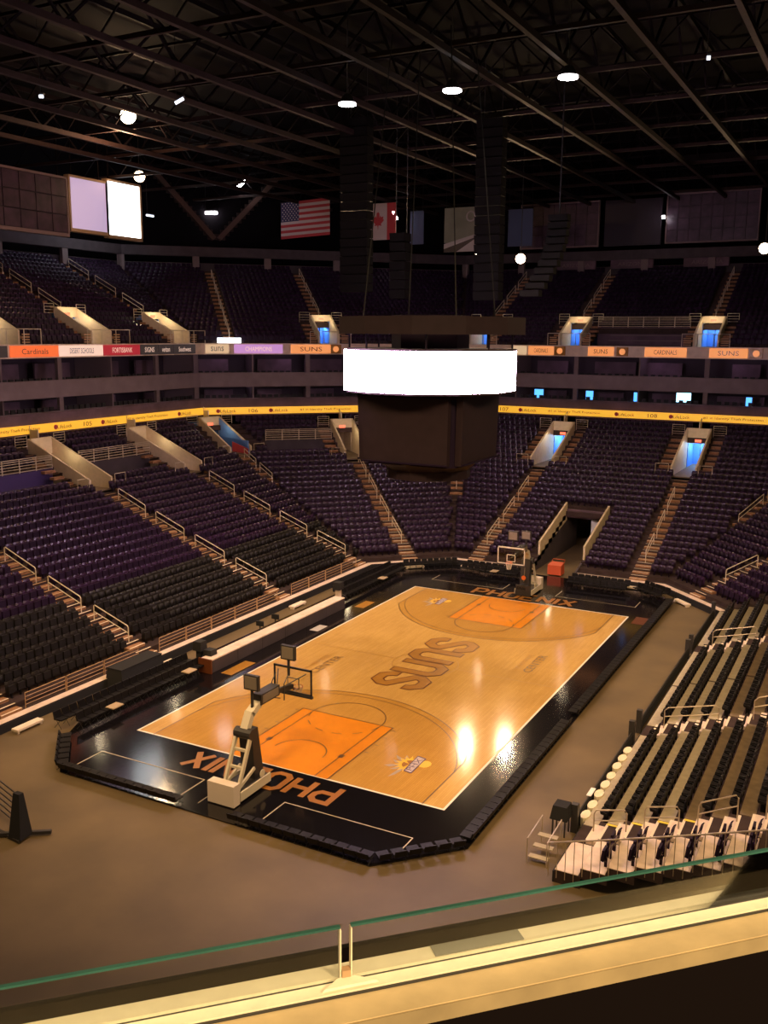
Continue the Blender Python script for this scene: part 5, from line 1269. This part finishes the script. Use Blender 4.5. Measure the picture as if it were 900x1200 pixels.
# ------------------------------------------------------------------ lamps
for k, (x, y) in enumerate(HB):
    T = thing('high_bay_lamp', (x, y, 31.2), 'oval white high bay lamp under the roof, %s from the left of three' % nth(k+1), 'lamp', 'three white high bay lamps')
    mb = MB(); mb.disc((x, y, 31.25), .55, .5, 16, r2=.22); mb.build('reflector', 'lamp_body', T)
    mb = MB(); mb.disc((x, y, 31.15), .52, .06, 16); mb.build('lens', 'lamp_white', T)
    mb = MB(); mb.tube([(x, y, 31.7), (x, y, 36.45)], .03, 4); mb.build('stem', 'lamp_body', T)
for (x, y, z, r, e, lb) in ((-30.5, 11.7, 33.6, .56, 3500, 'bright warm floodlight under the roof, upper left, higher one'), (-44.0, 27.7, 32.5, .50, 1800, 'bright warm floodlight just above the white screen'), (-11.41, 44.3, 25.1, .46, 3000, 'bright warm floodlight over the far deck, left of the wall display'), (10.39, 45.9, 25.43, .46, 3000, 'bright warm floodlight over the far deck at the right edge'), (-15.3, 42.9, 25.3, .34, 3000, 'warm floodlight half hidden behind the right speaker column'), (-17.6, 22.3, 26.6, .34, 1800, 'floodlight hidden behind the tall left speaker column')):
    T = thing('floodlight', (x, y, z), lb, 'lamp', 'warm floodlights')
    d = Vector((CX*.3-x, CY*.5-y, -z)).normalized()
    mb = MB(); P = Vector((x, y, z)); 
    mb.tube([P-d*.5, P-d*.12, P], r*1.1, 12); mb.build('housing', 'lamp_body', T)
    bm_ = MB(); n = 12
    a1 = d.cross(Vector((0, 0, 1))).normalized(); a2 = a1.cross(d)
    ring = [P+d*.02+a1*r*math.cos(2*PI*i/n)+a2*r*math.sin(2*PI*i/n) for i in range(n)]; ring2 = [q+d*.1 for q in ring]
    bm_.hexa(ring[::-1], ring2[::-1]); bm_.hexa([P+d*.12+(q-P-d*.02)*.8 for q in ring[::-1]], [P+d*.3+(q-P-d*.02)*.4 for q in ring[::-1]]); bm_.build('lens', 'lamp_warm', T)
    mb = MB(); mb.tube([P-d*.3, (P.x-d.x*.3, P.y-d.y*.3, 36.45)], .04, 4); mb.build('yoke', 'lamp_body', T)
    light('flood_glow', 'SPOT', P+d*.45, e, (1, .66, .36), .3, P+d*10, 2.4)
light('flood_spill', 'POINT', (-30.5, 11.2, 31.2), 1400, (1, .55, .3), .3)
for k, (a, b, m, lb) in enumerate((((-42.6, 41.2, 33.1), (-41.9, 41.8, 33.9), 'lamp_white', 'slanted white tube lamp above the left V brace'), ((-25.9, 46.3, 29.6), (-26.2, 46.1, 30.4), 'lamp_white', 'short slanted white tube lamp between the flags and banner'), ((-48.0, 42.6, 31.0), (-46.9, 43.3, 31.0), 'lamp_white', 'white tube lamp left of the V brace bottom'), ((-46.6, 45.2, 31.1), (-46.0, 45.6, 31.1), 'lamp_white', 'small white lamp in the V of the brace'), ((-45.6, 30.3, 29.3), (-45.6, 31.3, 29.3), 'lamp_dim', 'short white lamp just right of the white screen'), ((-10.0, 33.5, 31.6), (-9.2, 33.8, 31.7), 'lamp_dim', 'faint white tube lamp under the roof above the banner'), ((-1.6, 59.9, 30.1), (-1.35, 59.9, 30.1), 'lamp_white', 'tiny white lamp between the two far wall displays'), ((-18.1, 2.2, 31.3), (-17.7, 2.5, 31.6), 'lamp_dim', 'faint bluish lamp under the roof, left of the high bay lamps'), ((11.9, 5.4, 31), (12.05, 5.45, 31), 'lamp_dim', 'tiny white lamp high at the upper right'), ((-24.8, -2.0, 31.5), (-24.6, -1.9, 31.5), 'lamp_dim', 'tiny white lamp high at the upper left'))):
    T = thing('tube_lamp', a, lb, 'lamp', 'small lamps under the roof')
    r = .16 if m == 'lamp_white' else .10
    mb = MB(); mb.tube([a, b], r, 8); mb.build('tube', m, T)
    mb = MB(); A, B_ = Vector(a), Vector(b); mb.bar(A+Vector((0, .1, r*1.6)), B_+Vector((0, .1, r*1.6)), r*2.4, .08); mb.build('reflector', 'lamp_body', T)
    mb = MB(); mb.tube([A+Vector((0, .1, .2)), (A.x, A.y+.1, 36.45)], .02, 4); mb.build('hanging_wire', 'dark', T)

# ------------------------------------------------------------------ roof steel
XB = [-38.0+4.72*i for i in range(20)]
for x in XB:
    T = thing('roof_truss', (x, 0, 31.9), 'dark steel roof truss running the length of the hall', kind='structure')
    mb = MB(); mb.bar((x, -50, 32), (x, 62, 32), .28, .32); mb.build('bottom_chord', 'beam', T)
    mb = MB(); mb.bar((x, -50, 35.6), (x, 62, 35.6), .25, .3); mb.build('top_chord', 'beam_dim', T)
    mb = MB()
    for k in range(14):
        y = -50+k*8; mb.bar((x, y, 32), (x, y+4, 35.6), .12, .12); mb.bar((x, y+4, 35.6), (x, y+8, 32), .12, .12)
    mb.build('web', 'beam_dim', T)
for y in (-22, -14, -6, 2.2, 10.2, 18.2, 26.2, 34, 42, 50, 58):
    T = thing('roof_beam', (0, y, 32), 'dark steel roof beam running across the hall', kind='structure')
    mb = MB(); mb.bar((-50, y, 32.35), (56, y, 32.35), .22, .24); mb.build('bottom_chord', 'beam', T)
    mb = MB(); mb.bar((-50, y, 34.6), (56, y, 34.6), .16, .16); mb.build('upper_chord', 'beam_dim', T)
    mb = MB()
    for k in range(22):
        x = -50+k*4.8; mb.bar((x, y, 32.3), (x+2.4, y, 34.6), .08, .08); mb.bar((x+2.4, y, 34.6), (x+4.8, y, 32.3), .08, .08)
    mb.build('web', 'beam_dim', T)
for (a, b) in (((-49.5, 36.4, 34.4), (-45.3, 40.6, 27.9)), ((-45.0, 41.0, 27.9), (-40.4, 45.4, 34.4))):
    T = thing('roof_brace', a, 'slanting steel brace of the V at the upper left, %s leg' % ('left' if a[0] < -47 else 'right'), kind='structure')
    mb = MB(); mb.bar(a, b, .9, .5); mb.build('brace_bar', 'brace', T)
    A, B_ = Vector(a), Vector(b)
    for k in range(14):
        p = A.lerp(B_, (k+.5)/14); mb = MB(); mb.bar(p+Vector((-.35, -.35, 0)), p+Vector((.35, .35, 0)), .12, .62); mb.build('rib', 'beam', T)
T = thing('ventilation_duct', (0, 20, 33), 'dull grey ventilation duct under the far right roof', 'duct')
mb = MB(); mb.tube([(3, 46, 33.6), (18, 46, 33.6)], .6, 10); mb.build('duct_pipe', 'beam_dim', T)

# ------------------------------------------------------------------ near parapet and glass
Pn = Seg('near', (0, 0), (RT, RT), (-RT, RT), 1)
camS = Vector((CX, CY)).dot(Vector((-RT, RT))); camT = Vector((CX, CY)).dot(Vector((RT, RT)))
sd = 1.4655
def npt(a, s, z): return Pn.pt(camT+a, camS+s, CZ+z)
def nbox(mb, a0, a1, s0, s1, z0, z1):
    q = [(a0, s0), (a1, s0), (a1, s1), (a0, s1)]
    mb.hexa([npt(a, s, z0) for a, s in q], [npt(a, s, z1) for a, s in q])
A0, A1 = -3.2, 7.5
Lz = -1.145
T = thing('parapet_ledge', npt(2, 1.4, Lz-1), 'beige concrete parapet ledge under the glass in the foreground', kind='structure')
def span(name, s0, s1, z0, z1, m):
    mb = MB(); nbox(mb, A0, A1, s0, s1, z0, z1); return mb.build(name, m, T)
span('ledge_top', 1.366, 1.430, Lz-.03, Lz, 'ledge_beige')
span('ledge_face', 1.362, 1.366, Lz-.032, Lz-.002, 'ledge_face')
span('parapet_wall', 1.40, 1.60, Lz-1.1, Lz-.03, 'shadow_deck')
span('edge_joint', 1.428, 1.432, Lz-.03, Lz+.004, 'seal')
span('inner_channel', 1.432, 1.4595, Lz-.03, Lz+.008, 'ledge_white')
span('channel_seal', 1.4595, 1.4715, Lz-.03, Lz+.002, 'seal')
span('outer_channel', 1.4715, 1.508, Lz-.03, Lz+.008, 'ledge_white')
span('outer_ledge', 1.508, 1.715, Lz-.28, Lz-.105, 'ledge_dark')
gap = .262*sd
for k, (a, b) in enumerate(((A0, gap-.010), (gap+.010, A1))):
    G = thing('glass_balustrade', npt((a+b)/2, sd, Lz), ('left' if k == 0 else 'right')+' clear glass rail panel standing on the ledge', 'glass panel', 'glass rail panels')
    mb = MB(); nbox(mb, a, b, sd-.0037, sd+.0037, Lz-.012, -.704*sd-.0025); mb.build('pane', 'clear_glass', G)
    mb = MB(); nbox(mb, a, b, sd-.0040, sd+.0040, -.704*sd-.0025, -.704*sd+.0015); mb.build('polished_edge', 'glass_edge', G)
    e = b if k == 0 else a
    mb = MB(); nbox(mb, e-.0012, e+.0012, sd-.006, sd+.006, Lz+.0085, -.704*sd-.004); mb.build('side_edge', 'ledge_white', G)
t = thing('glass_clamp', npt(gap, sd-.02, Lz+.01), 'small cream wedge and clip at the gap between the glass panels', 'clamp')
mb = MB(); mb.hexa([npt(gap-.05, sd-.030, Lz+.011), npt(gap+.055, sd-.030, Lz+.011), npt(gap+.018, sd-.008, Lz+.011), npt(gap-.018, sd-.008, Lz+.011)][::1], [npt(gap-.045, sd-.028, Lz+.015), npt(gap+.05, sd-.028, Lz+.015), npt(gap+.016, sd-.008, Lz+.017), npt(gap-.016, sd-.008, Lz+.017)]); mb.build('wedge', 'ledge_white', t)
mb = MB(); nbox(mb, gap-.008, gap+.008, sd-.010, sd+.004, Lz+.016, Lz+.030); mb.build('clip', 'nosing_dim', t)
mb = MB(); nbox(mb, .56, .74, 1.474, 1.506, Lz+.0085, Lz+.0105); o = mb.build('tape_patch', 'tape_grey'); tag(o, 'grey tape patch on the white strip behind the glass', 'tape')
mb = MB(); nbox(mb, 1.12, 1.26, 1.54, 1.64, Lz-.105, Lz-.101); o = mb.build('notice_plate', 'tape_grey'); tag(o, 'grey plate lying on the dark outer ledge beyond the glass', 'plate')
# the near deck floor the camera stands on
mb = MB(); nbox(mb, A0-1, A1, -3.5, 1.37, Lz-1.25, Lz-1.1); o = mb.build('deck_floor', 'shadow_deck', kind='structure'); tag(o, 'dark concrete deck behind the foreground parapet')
